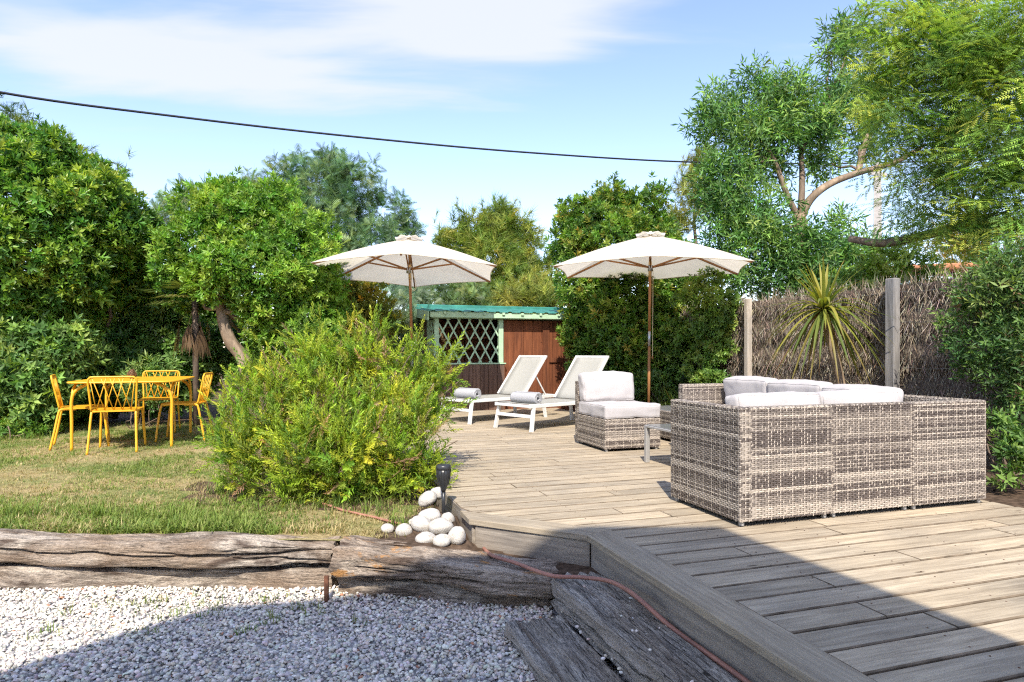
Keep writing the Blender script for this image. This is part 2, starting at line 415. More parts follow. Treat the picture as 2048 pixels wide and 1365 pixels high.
class MB:
    """collects polygons of ONE part and links them as one mesh"""
    def __init__(s): s.v, s.f, s.c = [], [], []
    def add(s, vs, fs):
        b = len(s.v); s.v += [tuple(p) for p in vs]; s.f += [tuple(i + b for i in f) for f in fs]
        return s
    def box(s, x0, x1, y0, y1, z0, z1, ch=0.0):
        if ch <= 0:
            return s.add([(x0, y0, z0), (x1, y0, z0), (x1, y1, z0), (x0, y1, z0), (x0, y0, z1), (x1, y0, z1), (x1, y1, z1), (x0, y1, z1)],
                         [(0, 3, 2, 1), (4, 5, 6, 7), (0, 1, 5, 4), (1, 2, 6, 5), (2, 3, 7, 6), (3, 0, 4, 7)])
        X, Y, Z = (x0, x1), (y0, y1), (z0, z1)
        vs, idx = [], {}
        for i in (0, 1):
            for j in (0, 1):
                for k in (0, 1):
                    for ax in (0, 1, 2):
                        p = [X[i], Y[j], Z[k]]
                        sg = [1 if t == 0 else -1 for t in (i, j, k)]
                        for t in range(3):
                            if t != ax: p[t] += sg[t] * ch
                        idx[(i, j, k, ax)] = len(vs); vs.append(p)
        fs = []
        for ax in range(3):
            o1, o2 = (ax + 1) % 3, (ax + 2) % 3
            for side in (0, 1):
                q = []
                for a, b_ in ((0, 0), (1, 0), (1, 1), (0, 1)):
                    key = [0, 0, 0]; key[ax] = side; key[o1] = a; key[o2] = b_
                    q.append(idx[(*key, ax)])
                fs.append(tuple(q if side else q[::-1]))
        for ax in range(3):
            o1, o2 = (ax + 1) % 3, (ax + 2) % 3
            for a in (0, 1):
                for b_ in (0, 1):
                    k0 = [0, 0, 0]; k1 = [0, 0, 0]; k1[ax] = 1
                    k0[o1] = k1[o1] = a; k0[o2] = k1[o2] = b_
                    fs.append((idx[(*k0, o1)], idx[(*k1, o1)], idx[(*k1, o2)], idx[(*k0, o2)]))
        for i in (0, 1):
            for j in (0, 1):
                for k in (0, 1):
                    fs.append(tuple(idx[(i, j, k, ax)] for ax in range(3)))
        return s.add(vs, fs)
    def bar(s, p0, p1, w, h, up=(0, 0, 1)):
        p0, p1 = Vector(p0), Vector(p1); d = (p1 - p0).normalized(); u = Vector(up)
        if abs(d.dot(u)) > 0.98: u = Vector((0, 1, 0))
        x = d.cross(u).normalized(); y = x.cross(d).normalized()
        vs = [p + x * (a * w / 2) + y * (b * h / 2) for p in (p0, p1) for a, b in ((-1, -1), (1, -1), (1, 1), (-1, 1))]
        return s.add(vs, [(3, 2, 1, 0), (4, 5, 6, 7), (0, 1, 5, 4), (1, 2, 6, 5), (2, 3, 7, 6), (3, 0, 4, 7)])
    def tube(s, path, r, n=8, caps=True):
        path = [Vector(p) for p in path]
        rs = r if isinstance(r, (list, tuple)) else [r] * len(path)
        vs, fs = [], []; ref = None
        for i, p in enumerate(path):
            t = (path[min(i + 1, len(path) - 1)] - path[max(i - 1, 0)])
            t = t.normalized() if t.length > 1e-9 else Vector((0, 0, 1))
            if ref is None:
                ref = Vector((1, 0, 0)) if abs(t.x) < 0.9 else Vector((0, 1, 0))
            x = (ref - t * ref.dot(t)).normalized(); y = t.cross(x); ref = x
            for k in range(n):
                a = 2 * PI * k / n
                vs.append(p + (x * math.cos(a) + y * math.sin(a)) * rs[i])
        for i in range(len(path) - 1):
            for k in range(n):
                k2 = (k + 1) % n
                fs.append((i * n + k, i * n + k2, (i + 1) * n + k2, (i + 1) * n + k))
        if caps:
            fs.append(tuple(range(n - 1, -1, -1))); fs.append(tuple((len(path) - 1) * n + k for k in range(n)))
        return s.add(vs, fs)
    def lathe(s, prof, n=16, c=(0, 0, 0)):
        vs = [(c[0] + r * math.cos(2 * PI * k / n), c[1] + r * math.sin(2 * PI * k / n), c[2] + z) for r, z in prof for k in range(n)]
        fs = [(i * n + k, i * n + (k + 1) % n, (i + 1) * n + (k + 1) % n, (i + 1) * n + k) for i in range(len(prof) - 1) for k in range(n)]
        fs.append(tuple(range(n - 1, -1, -1))); fs.append(tuple((len(prof) - 1) * n + k for k in range(n)))
        return s.add(vs, fs)
    def prism(s, pts, z0, z1):
        n = len(pts)
        vs = [(x, y, z0) for x, y in pts] + [(x, y, z1) for x, y in pts]
        return s.add(vs, [tuple(range(n - 1, -1, -1)), tuple(range(n, 2 * n))] + [(i, (i + 1) % n, n + (i + 1) % n, n + i) for i in range(n)])
    def mesh(s, name, mat, smooth=False):
        me = bpy.data.meshes.new(name); me.from_pydata(s.v, [], s.f); me.update()
        if smooth: me.polygons.foreach_set('use_smooth', [True] * len(me.polygons))
        me.materials.append(mat)
        return me
    def build(s, name, mat, parent=None, smooth=False):
        return link(bpy.data.objects.new(name, s.mesh(name, mat, smooth)), parent)

def smooth_path(pts, n=8):
    """Catmull-Rom through the points"""
    pts = [Vector(p) for p in pts]; out = []
    for i in range(len(pts) - 1):
        p0, p1, p2, p3 = pts[max(i - 1, 0)], pts[i], pts[i + 1], pts[min(i + 2, len(pts) - 1)]
        for k in range(n):
            t = k / n
            out.append(0.5 * ((2 * p1) + (p2 - p0) * t + (2 * p0 - 5 * p1 + 4 * p2 - p3) * t * t + (3 * p1 - p0 - 3 * p2 + p3) * t ** 3))
    out.append(pts[-1])
    return out

# ------------------------------------------------------------------ numpy mass geometry
def np_mesh(name, V, Fc, Cc, mat, parent=None, smooth=False, kind='stuff'):
    """V (n,3), Fc (m,3) triangles, Cc (n,3) colours"""
    me = bpy.data.meshes.new(name)
    n, m = len(V), len(Fc)
    me.vertices.add(n); me.vertices.foreach_set('co', np.asarray(V, np.float32).ravel())
    me.loops.add(m * 3); me.loops.foreach_set('vertex_index', np.asarray(Fc, np.int32).ravel())
    me.polygons.add(m); me.polygons.foreach_set('loop_start', np.arange(0, m * 3, 3, dtype=np.int32))
    if smooth: me.polygons.foreach_set('use_smooth', np.ones(m, dtype=bool))
    if Cc is not None:
        at_ = me.color_attributes.new('col', 'FLOAT_COLOR', 'POINT')
        c4 = np.ones((n, 4), np.float32); c4[:, :3] = Cc
        at_.data.foreach_set('color', c4.ravel())
    me.update(calc_edges=True); me.validate()
    me.materials.append(mat)
    o = link(bpy.data.objects.new(name, me), parent)
    if kind: o['kind'] = kind
    return o
def nrm(a): return a / np.maximum(np.linalg.norm(a, axis=-1, keepdims=True), 1e-9)
def frames(D, Nrm=None, roll=None):
    """rotation matrices whose local y is D and local z lies near Nrm (or turns freely)"""
    D = nrm(D); n = len(D)
    if Nrm is None: Nrm = rng.normal(size=(n, 3))
    X = nrm(np.cross(D, Nrm)); Z = np.cross(X, D)
    return np.stack([X, D, Z], axis=2)          # columns
class Tpl:
    def __init__(s, V, F, B=None):
        s.V = np.asarray(V, float); s.F = np.asarray(F, int); s.B = np.ones(len(s.V)) if B is None else np.asarray(B, float)
def join_t(ts):
    V, F_, B, o = [], [], [], 0
    for t in ts: V.append(t.V); F_.append(t.F + o); B.append(t.B); o += len(t.V)
    return Tpl(np.vstack(V), np.vstack(F_), np.concatenate(B))
def place(t, T, R, S, col):
    """one copy of template t for each row of T"""
    n, k = len(T), len(t.V)
    S = np.asarray(S, float)
    loc = t.V[None] * (S[:, None, None] if S.ndim == 1 else S[:, None, :])
    V = np.einsum('nij,nkj->nki', R, loc) + T[:, None, :]
    Fc = t.F[None] + (np.arange(n) * k)[:, None, None]
    Cc = col[:, None, :] * t.B[None, :, None]
    return V.reshape(-1, 3), Fc.reshape(-1, 3), Cc.reshape(-1, 3)
def merge(parts):
    V, F_, C_, o = [], [], [], 0
    for v, f, c in parts: V.append(v); F_.append(f + o); C_.append(c); o += len(v)
    return np.vstack(V), np.vstack(F_), np.vstack(C_)
def palette(n, cols, w=None, jitter=0.16):
    cols = np.asarray(cols, float); i = rng.choice(len(cols), n, p=None if w is None else np.asarray(w) / sum(w))
    return cols[i] * (1 + rng.normal(0, jitter, (n, 1))).clip(0.5, 1.6) * (1 + rng.normal(0, jitter * 0.35, (n, 3))).clip(0.7, 1.3)

def t_leaf(L=1.0, W=0.4, fold=0.12, droop=0.12, base=0.0):
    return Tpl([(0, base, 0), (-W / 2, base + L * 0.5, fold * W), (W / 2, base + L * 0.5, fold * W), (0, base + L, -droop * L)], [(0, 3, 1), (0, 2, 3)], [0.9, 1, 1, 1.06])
def turn(t, Rm, off=(0, 0, 0)): return Tpl(t.V @ np.asarray(Rm).T + np.asarray(off), t.F, t.B)
def rot_axis(ax, a): return np.array(Matrix.Rotation(a, 3, ax))
def t_rosette(n, L, W, up=(0.5, 1.3), seed=0, length=0.5):
    """leaves round a short shoot that runs along +y"""
    r = random.Random(seed); ts = []
    for i in range(n):
        a = i * 2.4 + r.uniform(-.3, .3); f = i / max(1, n - 1)
        tilt = up[1] + (up[0] - up[1]) * f + r.uniform(-.15, .15)     # from the shoot's axis
        l = t_leaf(L * r.uniform(.75, 1.15), W * r.uniform(.85, 1.15))
        l = turn(l, rot_axis('Y', a) @ rot_axis('X', -tilt), (0, length * L * f, 0))
        ts.append(l)
    return join_t(ts)
def t_frond(pairs, L, pl, pw, droop=0.25):
    """feathery leaf: thin side leaflets in pairs along a stalk (+y)"""
    V, F_, B = [], [], []
    for i in range(pairs):
        y = L * (0.15 + 0.85 * i / pairs); z = -droop * L * (y / L) ** 2
        s = math.sin(PI * (0.18 + 0.76 * i / pairs))
        for sg in (-1, 1):
            b = len(V)
            V += [(0, y - pw / 2, z), (0, y + pw / 2, z), (sg * pl * s, y + pl * s * 0.55, z - 0.12 * pl)]
            F_.append((b, b + 1, b + 2) if sg < 0 else (b, b + 2, b + 1)); B += [0.9, 0.95, 1.08]
    b = len(V); V += [(-pw * .25, 0, 0), (pw * .25, 0, 0), (0, L, -droop * L)]; F_.append((b, b + 1, b + 2)); B += [.9, .9, 1]
    return Tpl(V, F_, B)
def t_tuft(n, L, w, spread, seed=0):
    """needles bursting from a shoot end along +y"""
    r = random.Random(seed); V, F_, B = [], [], []
    for i in range(n):
        a = r.uniform(0, 2 * PI); t = r.uniform(0.1, spread); l = L * r.uniform(.7, 1.1); o = r.uniform(-.6, .2) * L
        d = np.array((math.sin(t) * math.cos(a), math.cos(t), math.sin(t) * math.sin(a)))
        x = np.cross(d, (r.uniform(-1, 1), r.uniform(-1, 1), r.uniform(-1, 1))); x /= max(1e-6, np.linalg.norm(x))
        p = np.array((0, o, 0)); b = len(V)
        V += [p - x * w / 2, p + x * w / 2, p + d * l]; F_.append((b, b + 1, b + 2)); B += [.85, .85, 1.1]
    return Tpl(V, F_, B)
def t_twig(n, L, nl, nw, seed=0):
    """upright shoot set all round with short needles, rosemary fashion"""
    r = random.Random(seed); V, F_, B = [], [], []
    for i in range(n):
        f = i / n; a = i * 2.4 + r.uniform(-.4, .4); t = 0.95 - 0.55 * f + r.uniform(-.15, .15); l = nl * (1.05 - .45 * f) * r.uniform(.8, 1.15)
        d = np.array((math.sin(t) * math.cos(a), math.cos(t), math.sin(t) * math.sin(a)))
        x = np.cross(d, (math.cos(a), 0.0, math.sin(a))); x /= max(1e-6, np.linalg.norm(x))
        p = np.array((0, L * f, 0)); b = len(V)
        V += [p, p + d * l * .55 - x * nw / 2, p + d * l * .55 + x * nw / 2, p + d * l]
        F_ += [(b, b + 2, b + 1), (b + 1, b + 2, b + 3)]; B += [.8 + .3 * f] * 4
    b = len(V); V += [(-.0025, -L * .5, 0), (.0025, -L * .5, 0), (0, L * .9, 0)]; F_.append((b, b + 1, b + 2)); B += [.7, .7, .7]
    return Tpl(V, F_, B)

def lump(px, py, d, rpx, sq=(1, 1, 1)):
    c = at(px, py, d); r = rpx * d / F
    return (np.array(c), np.array((r * sq[0], r * sq[1], r * sq[2])))
CAMV = np.array((0, 0, CAM_Z))
LEAF_GAIN = 2.05
def crown_points(lumps, density, depth=0.45, back=0.35, sub=7, subr=(0.32, 0.5), zmin=None, core=.74):
    """points in the leafy shell of a set of lumps, each broken into smaller clumps; also the outward direction"""
    big = [(c, r) for c, r in lumps]
    small = []
    for c, r in big:
        small.append((c, r * core))
        for k in range(sub):
            d = nrm(rng.normal(size=3)); s = rng.uniform(*subr)
            small.append((c + d * r * rng.uniform(.62, .9), r * s))
    Cn = np.array([c for c, r in small]); Rn = np.array([r for c, r in small])
    area = 4 * PI * (Rn[:, 0] * Rn[:, 1] * Rn[:, 2]) ** (2 / 3)
    cnt = rng.poisson(area * density)
    idx = np.repeat(np.arange(len(small)), cnt)
    dirs = nrm(rng.normal(size=(len(idx), 3)))
    P = Cn[idx] + dirs * Rn[idx] * (1 - depth * rng.random((len(idx), 1)) ** 1.6 + 0.05)
    keep = np.ones(len(P), bool)
    for j in range(len(small)):                      # drop what lies deep inside another clump
        q = (P - Cn[j]) / Rn[j]
        keep &= ~(((q * q).sum(1) < 0.42) & (idx != j))
    tocam = nrm(CAMV - P)
    facing = (dirs * tocam).sum(1)
    keep &= (facing > -0.15) | (rng.random(len(P)) < back * .6)
    if zmin is not None: keep &= P[:, 2] > zmin
    return P[keep], dirs[keep]
def crown(name, lumps, density, tpls, scale, cols, mat, parent, w=None, up=0.35, spread=0.6, depth=0.45, back=0.3, sub=12, subr=(0.22, 0.44), zmin=-0.05, flat=0.0, jitter=0.16, patch=5.0, stray=0.07, size=None, core=.74):
    size = scale if size is None else size
    P, D = crown_points(lumps, density, depth, back, sub, subr, zmin, core)
    n = len(P)
    P = P + rng.normal(0, 1, (n, 3)) * size * .35
    st_ = rng.random(n) < stray
    P[st_] += (D[st_] * .7 + np.array((0, 0, .6))) * (size * rng.uniform(.3, 1.5, st_.sum()))[:, None]
    D = nrm(D + np.array((0, 0, up)) + rng.normal(0, spread, (n, 3)))
    Nn = rng.normal(0, 1, (n, 3)) + np.array((0, -1.2, 2.5)) if flat else None
    R = frames(D, Nn)
    S = scale * rng.uniform(.55, 1.38, n)
    col = palette(n, cols, w, jitter)
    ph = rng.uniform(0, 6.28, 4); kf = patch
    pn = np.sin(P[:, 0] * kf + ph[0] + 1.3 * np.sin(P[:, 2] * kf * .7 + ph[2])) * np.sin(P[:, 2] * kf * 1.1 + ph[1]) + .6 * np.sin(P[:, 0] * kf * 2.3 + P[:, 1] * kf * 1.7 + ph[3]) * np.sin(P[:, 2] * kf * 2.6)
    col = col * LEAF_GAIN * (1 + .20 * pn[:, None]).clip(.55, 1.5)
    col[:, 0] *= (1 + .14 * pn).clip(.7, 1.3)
    which = rng.integers(0, len(tpls), n)
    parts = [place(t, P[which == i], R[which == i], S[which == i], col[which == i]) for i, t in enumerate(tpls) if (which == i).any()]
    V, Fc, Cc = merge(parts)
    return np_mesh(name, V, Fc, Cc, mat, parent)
def branches(mb, base, targets, r0, wob=0.08, n=5, r1=0.006, sides=6):
    base = Vector(base)
    for t in targets:
        t = Vector(t); mid = [base.lerp(t, k / n) + Vector((random.gauss(0, wob), random.gauss(0, wob), random.gauss(0, wob))) * (0 if k in (0, n) else 1) for k in range(n + 1)]
        p = smooth_path(mid, 3)
        mb.tube(p, [r0 + (r1 - r0) * i / (len(p) - 1) for i in range(len(p))], sides, caps=False)
    return mb

# ================================================================== THE SETTING
def struct(o): o['kind'] = 'structure'; return o
struct(MB().add([(-400, -400, -0.37), (400, -400, -0.37), (400, 900, -0.37), (-400, 900, -0.37)], [(0, 1, 2, 3)]).build('ground', M['soil']))
struct(MB().add([(-12, -3, GRAVEL_Z - 0.012), (2.6, -3, GRAVEL_Z - 0.012), (2.6, 3.75, GRAVEL_Z - 0.012), (-12, 3.75, GRAVEL_Z - 0.012)], [(0, 1, 2, 3)]).build('gravel_path', M['gravel']))

def uv_of(x, y): return x * cU + y * sU, -x * sU + y * cU
def bed_front(x):                                # front line of the raised garden
    if x < -0.95: return 3.66
    if x < 0.26: return 3.62 + (x + 0.95) / 1.21 * (3.42 - 3.62)
    return 3.42 - (x - 0.26) * 3.06
def bed_z(x, y):
    z = LAWN_Z + 0.018 * mnoise.noise((x * 0.9, y * 0.9, 3.1)) + 0.008 * mnoise.noise((x * 5, y * 5, 7.7))
    u, v = uv_of(x, y)
    if u > 0.85 and v < 11.2 and u < 4.3: z = min(z, -0.20)
    k = max(0.0, 1 - math.hypot(x - 0.05, y - 3.45) / 0.55)
    z -= 0.085 * min(1, k * 2)
    if y > 14: z += min(1.2, (y - 14) * 0.03)
    return z
xs = np.concatenate([-np.geomspace(150, 8.2, 14), np.arange(-8, 8.01, 0.16), np.geomspace(8.2, 150, 14)])
ys = np.concatenate([np.arange(-8, 2.9, 0.8), np.arange(2.9, 13.4, 0.16), np.geomspace(13.5, 300, 16)])
bv, bf, bm_ = [], [], []
for y in ys:
    for x in xs:
        f = bed_front(x); yy = y
        if y < f: yy = f if f - y < 0.2 else y
        bv.append((x, yy, bed_z(x, yy)))
nx = len(xs)
for j in range(len(ys) - 1):
    for i in range(nx - 1):
        q = (j * nx + i, j * nx + i + 1, (j + 1) * nx + i + 1, (j + 1) * nx + i)
        mx_, my_ = sum(bv[k][0] for k in q) / 4, sum(bv[k][1] for k in q) / 4
        if min(bv[k][1] - bed_front(bv[k][0]) for k in q) < -0.01: continue
        bf.append(q)
        u, v = uv_of(mx_, my_)
        soil = u > 0.8 or (my_ > 9.3) or math.hypot((mx_ + 1.3) / 1.2, (my_ - 5.1) / .75) < 1 or (mx_ > -0.85 and my_ < 4.2)
        bm_.append(1 if soil else 0)
me = bpy.data.meshes.new('lawn'); me.from_pydata(bv, [], bf); me.update()
me.materials.append(M['lawn']); me.materials.append(M['soil'])
me.polygons.foreach_set('material_index', bm_); me.polygons.foreach_set('use_smooth', [True] * len(bf))
struct(link(bpy.data.objects.new('lawn', me)))

# ---- the deck: every board its own piece
deck = struct(thing('timber_deck', None, None, (0, 0, 0), ROT))
BW, GAP, TH = 0.1415, 0.0115, 0.028
U_L, U_R, V_A, V_B = 0.962, 4.32, 3.172, 3.683
EDGE = 1.479                                      # u of the step edge in front
def u_left(v):
    if v < V_A + 0.12: return EDGE + 0.152
    return max(U_L + 0.004, 4.856 - v)
def plank(u0a, u0b, u1, v0, v1, z=0.0, name='plank'):
    """board with eased top edges; the left end may run at an angle (u0a at v0, u0b at v1)"""
    c = 0.0045
    P = [(u0a, v0), (u1, v0), (u1, v1), (u0b, v1)]
    I = [(u0a + c * .5, v0 + c), (u1 - c * .5, v0 + c), (u1 - c * .5, v1 - c), (u0b + c * .5, v1 - c)]
    vs = [(x, y, z - TH) for x, y in P] + [(x, y, z - c) for x, y in P] + [(x, y, z) for x, y in I]
    fs = [(3, 2, 1, 0), (8, 9, 10, 11)]
    for k in range(4):
        k2 = (k + 1) % 4
        fs += [(k, k2, 4 + k2, 4 + k), (4 + k, 4 + k2, 8 + k2, 8 + k)]
    o = MB().add(vs, fs).build(name, M['deck'], deck)
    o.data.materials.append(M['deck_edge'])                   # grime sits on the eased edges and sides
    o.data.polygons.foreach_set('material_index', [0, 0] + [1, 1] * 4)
    return o
v = 0.02; row = 0
jr = random.Random(4)
while v < 11.1:
    v1 = v + BW
    a, b_ = u_left(v), u_left(v1)
    r_end = U_R if v > 1.9 else 4.9
    cuts = [a]
    x = a + jr.choice((0.55, 1.2, 1.9, 2.6)) + jr.uniform(-.12, .12)
    while x < r_end - 0.4:
        cuts.append(x); x += jr.uniform(1.7, 2.6)
    cuts.append(r_end + jr.uniform(-.012, .012))
    for k in range(len(cuts) - 1):
        plank(cuts[k] + (0.002 if k else 0), (cuts[k] + 0.002) if k else b_, cuts[k + 1] - 0.002, v, v1, jr.uniform(-.0012, .0012))
    v = v1 + GAP; row += 1
# trim boards and fascia round the step edge and the angled corner
def slab(pts, z0, z1, name, mat, grain_dir=None):
    """flat board with a polygon outline given in the deck frame; local x runs along grain_dir"""
    if grain_dir is None: return MB().prism(pts, z0, z1).build(name, mat, deck)
    a = math.atan2(grain_dir[1], grain_dir[0]); o0 = pts[0]
    loc = [((p[0] - o0[0]) * math.cos(a) + (p[1] - o0[1]) * math.sin(a), -(p[0] - o0[0]) * math.sin(a) + (p[1] - o0[1]) * math.cos(a)) for p in pts]
    c = 0.004; n = len(loc)
    cxm = sum(p[0] for p in loc) / n; cym = sum(p[1] for p in loc) / n
    ins = [(p[0] + (c if p[0] < cxm else -c), p[1] + (c if p[1] < cym else -c)) for p in loc]
    area = sum(loc[i][0] * loc[(i + 1) % n][1] - loc[(i + 1) % n][0] * loc[i][1] for i in range(n))
    if area < 0: loc.reverse(); ins.reverse()
    vs = [(x, y, z0) for x, y in loc] + [(x, y, z1 - c) for x, y in loc] + [(x, y, z1) for x, y in ins]
    fs = [tuple(range(n - 1, -1, -1)), tuple(range(2 * n, 3 * n))]
    for k in range(n):
        k2 = (k + 1) % n
        fs += [(k, k2, n + k2, n + k), (n + k, n + k2, 2 * n + k2, 2 * n + k)]
    o = MB().add(vs, fs).build(name, mat, deck)
    o.location = (o0[0], o0[1], 0); o.rotation_euler = (0, 0, a)
    return o
OV = 0.02
s2 = math.sqrt(2)
A_out = (EDGE - OV, V_A + 0.0); A_in = (EDGE + 0.148, 4.852 - EDGE - 0.148 + 0.0)
B_out = (U_L - OV, V_B + 0.012); B_in = (U_L - OV, 4.852 - U_L + OV)
A_o2 = (EDGE - OV, 4.856 - 0.2051 - 2 * OV * 0.5 - (EDGE - OV))
slab([(A_o2[0], A_o2[1]), (B_out[0], 4.651 - OV - B_out[0]), (B_in[0], B_in[1]), (A_in[0] - .003, A_in[1] + .003)], -TH, 0.004, 'trim_board', M['deck'], (-1, 1))
slab([(EDGE - OV, -0.6), (EDGE + 0.148, -0.6), (EDGE + 0.148, A_in[1]), (EDGE - OV, A_o2[1] - 0.003)], -TH - .001, 0.005, 'trim_board', M['deck'], (0, 1))
def fascia(p0, p1, z0, z1, t=0.026):
    d = math.hypot(p1[0] - p0[0], p1[1] - p0[1]); a = math.atan2(p1[1] - p0[1], p1[0] - p0[0])
    o = MB().box(0, d, 0, t, z0, z1, 0.003).build('fascia_board', M['fascia'], deck)
    o.location = (p0[0], p0[1], 0); o.rotation_euler = (0, 0, a)
    return o
fascia((EDGE, V_A - 0.006), (EDGE, -0.6), -0.178, -TH - 0.004).location.x = EDGE
fascia((U_L + .012, V_B + .012 - .02), (EDGE - .004, V_A + .02 - .02), -0.172, -TH - 0.004)
fascia((U_L, 11.0), (U_L, V_B + .012), -0.175, -0.004)
JU = [1.08, 1.62, 2.14, 2.66, 3.18, 3.70, 4.2]
for uu in JU:                                     # joists below, across the boards
    v0_ = 0.05 if uu > EDGE + .1 else 4.9 - uu
    fascia((uu, v0_), (uu, 11.0), -0.17, -TH - .006, 0.045).name = 'joist'
sv_, sf_ = [], []
vrow = 0.02
while vrow < 7.5:                                 # two screws at every joist
    for uu in JU:
        for dv in (.028, BW - .028):
            x_, y_ = uu - .022 + jr.uniform(-.006, .006), vrow + dv + jr.uniform(-.004, .004)
            if x_ < u_left(y_) + .02: continue
            b_ = len(sv_); sv_ += [(x_ + .0042 * math.cos(k * PI / 3), y_ + .0042 * math.sin(k * PI / 3), .0017) for k in range(6)]; sf_.append(tuple(b_ + k for k in range(6)))
    vrow += BW + GAP
so = MB().add(sv_, sf_).build('screw_heads', M['rust'], deck); so['kind'] = 'stuff'

# ---- old railway sleepers
def vnoise(P, seed=0):
    """smooth value noise in [-1, 1] at the rows of P"""
    P = np.asarray(P, float); I = np.floor(P).astype(np.int64); f = P - I; f = f * f * (3 - 2 * f)
    def h(d):
        k = (I[:, 0] + d[0]) * 374761393 + (I[:, 1] + d[1]) * 668265263 + (I[:, 2] + d[2]) * 2147483647 + seed * 144269
        k = (k ^ (k >> 13)) * 1274126177; k = k ^ (k >> 16)
        return (k & 0xFFFFF) / 0xFFFFF * 2 - 1
    out = 0
    for dx in (0, 1):
        for dy in (0, 1):
            for dz in (0, 1):
                out = out + h((dx, dy, dz)) * (f[:, 0] if dx else 1 - f[:, 0]) * (f[:, 1] if dy else 1 - f[:, 1]) * (f[:, 2] if dz else 1 - f[:, 2])
    return out
def sleeper(label, p0, p1, w, z0, z1, seed, mat='sleeper', rough=1.0, taper=(1, 1), sag=0.0, crack=6, rc=0.022, lump_=0.026, twist=0.0, drop=0.0):
    """p0, p1: front face line at both ends (world xy); the body lies behind that face"""
    p0, p1 = Vector((*p0, 0)), Vector((*p1, 0)); L = (p1 - p0).length; ang = math.atan2((p1 - p0).y, (p1 - p0).x)
    h = z1 - z0; nL, nA = max(50, int(L / 0.03)), 116
    r = random.Random(seed)
    per = 2 * (w + h); S = np.arange(nA) / nA * per
    q = np.zeros((nA, 2))
    for k, s_ in enumerate(S):
        if s_ < w: q[k] = (s_ - w / 2, -h / 2)
        elif s_ < w + h: q[k] = (w / 2, s_ - w - h / 2)
        elif s_ < 2 * w + h: q[k] = (w / 2 - (s_ - w - h), h / 2)
        else: q[k] = (-w / 2, h / 2 - (s_ - 2 * w - h))
    inner = np.clip(q, (-w / 2 + rc, -h / 2 + rc), (w / 2 - rc, h / 2 - rc)); dl = q - inner
    nv = dl / np.maximum(np.linalg.norm(dl, axis=1, keepdims=True), 1e-9); q = inner + nv * rc
    X = np.linspace(0, L, nL + 1)
    XX = np.repeat(X, nA); Q = np.tile(q, (nL + 1, 1)); NV = np.tile(nv, (nL + 1, 1)); SS = np.tile(S, nL + 1)
    g = lump_ * vnoise(np.stack([XX * 2.2, Q[:, 0] * 6, Q[:, 1] * 6], 1), seed) + .011 * vnoise(np.stack([XX * 6, Q[:, 0] * 22, Q[:, 1] * 22], 1), seed + 1)
    g += .006 * vnoise(np.stack([XX * 9, Q[:, 0] * 75, Q[:, 1] * 75], 1), seed + 2) * rough + .003 * vnoise(np.stack([XX * 22, Q[:, 0] * 160, Q[:, 1] * 160], 1), seed + 3) * rough
    for c in range(crack):
        cs_, cd, cw = r.uniform(0, per), r.uniform(.014, .036) * rough, r.uniform(.006, .011)
        x0, xl = r.uniform(-.1, .8) * L, r.uniform(.25, .8) * L
        cc = cs_ + .03 * np.sin(XX * r.uniform(1, 2.5) + r.uniform(0, 6)) + .012 * vnoise(np.stack([XX * 7, XX * 0 + c, XX * 0], 1), seed + 9)
        dd = np.abs((SS - cc + per / 2) % per - per / 2)
        fade = np.clip(np.minimum(XX - x0, x0 + xl - XX) * 6, 0, 1)
        g -= cd * fade * np.clip(1 - dd / cw, 0, 1)
    tp = taper[0] + (taper[1] - taper[0]) * XX / L
    endr = 1 - .05 * (np.clip(1 - XX / .03, 0, 1) + np.clip(1 - (L - XX) / .03, 0, 1))
    YZ = (Q + NV * g[:, None]) * (endr * tp)[:, None]
    if twist:
        a_ = twist * (XX / L - .3); YZ = np.stack([YZ[:, 0] * np.cos(a_) - YZ[:, 1] * np.sin(a_), YZ[:, 0] * np.sin(a_) + YZ[:, 1] * np.cos(a_)], 1)
    jag = np.where((XX == 0) | (XX == L), .02 * vnoise(np.stack([Q[:, 0] * 30, Q[:, 1] * 30, XX], 1), seed + 5), 0)
    V = np.stack([XX + jag, w / 2 + YZ[:, 0], (z0 + z1) / 2 + YZ[:, 1] + sag * np.sin(XX / L * 4.4) - drop * XX / L], 1)
    vs = V.tolist(); fs = []
    for i in range(nL):
        for k in range(nA):
            k2 = (k + 1) % nA
            fs.append((i * nA + k, (i + 1) * nA + k, (i + 1) * nA + k2, i * nA + k2)[::-1])
    for i, flip in ((0, False), (nL, True)):
        b = len(vs); vs.append((L * i / nL + (.006 if not flip else -.006), w / 2, (z0 + z1) / 2 + sag * math.sin(4.4 * i / nL) - drop * i / nL))
        for k in range(nA):
            k2 = (k + 1) % nA; t = (b, i * nA + k2, i * nA + k)
            fs.append(t[::-1] if not flip else t)
    o = MB().add(vs, fs).build('timber_sleeper', M[mat], None, True)
    o.location = (p0.x, p0.y, 0); o.rotation_euler = (0, 0, ang)
    try: o.data.set_sharp_from_angle(angle=math.radians(42))
    except Exception: pass
    return tag(o, label, 'sleeper', 'old timber sleepers edging the gravel')
sleeper('long weathered upper sleeper along the lawn edge, resting on another', (-4.3, 3.56), (-0.985, 3.535), 0.21, -0.196, -0.056, 3, sag=0.010, rc=.035, lump_=.03, crack=16)
sleeper('long lower sleeper lying on the white gravel below the lawn edge', (-4.3, 3.595), (-0.99, 3.58), 0.18, -0.345, -0.214, 5, rough=.8, sag=0.008, rc=.03)
sleeper('cracked upper sleeper with orange rotten patches below the white stones', (-0.955, 3.455), (0.212, 3.275), 0.27, -0.20, -0.066, 8, 'sleeper_rot', 1.3, (1.1, .95), rc=.04, lump_=.036, crack=18, twist=.1, drop=.085)
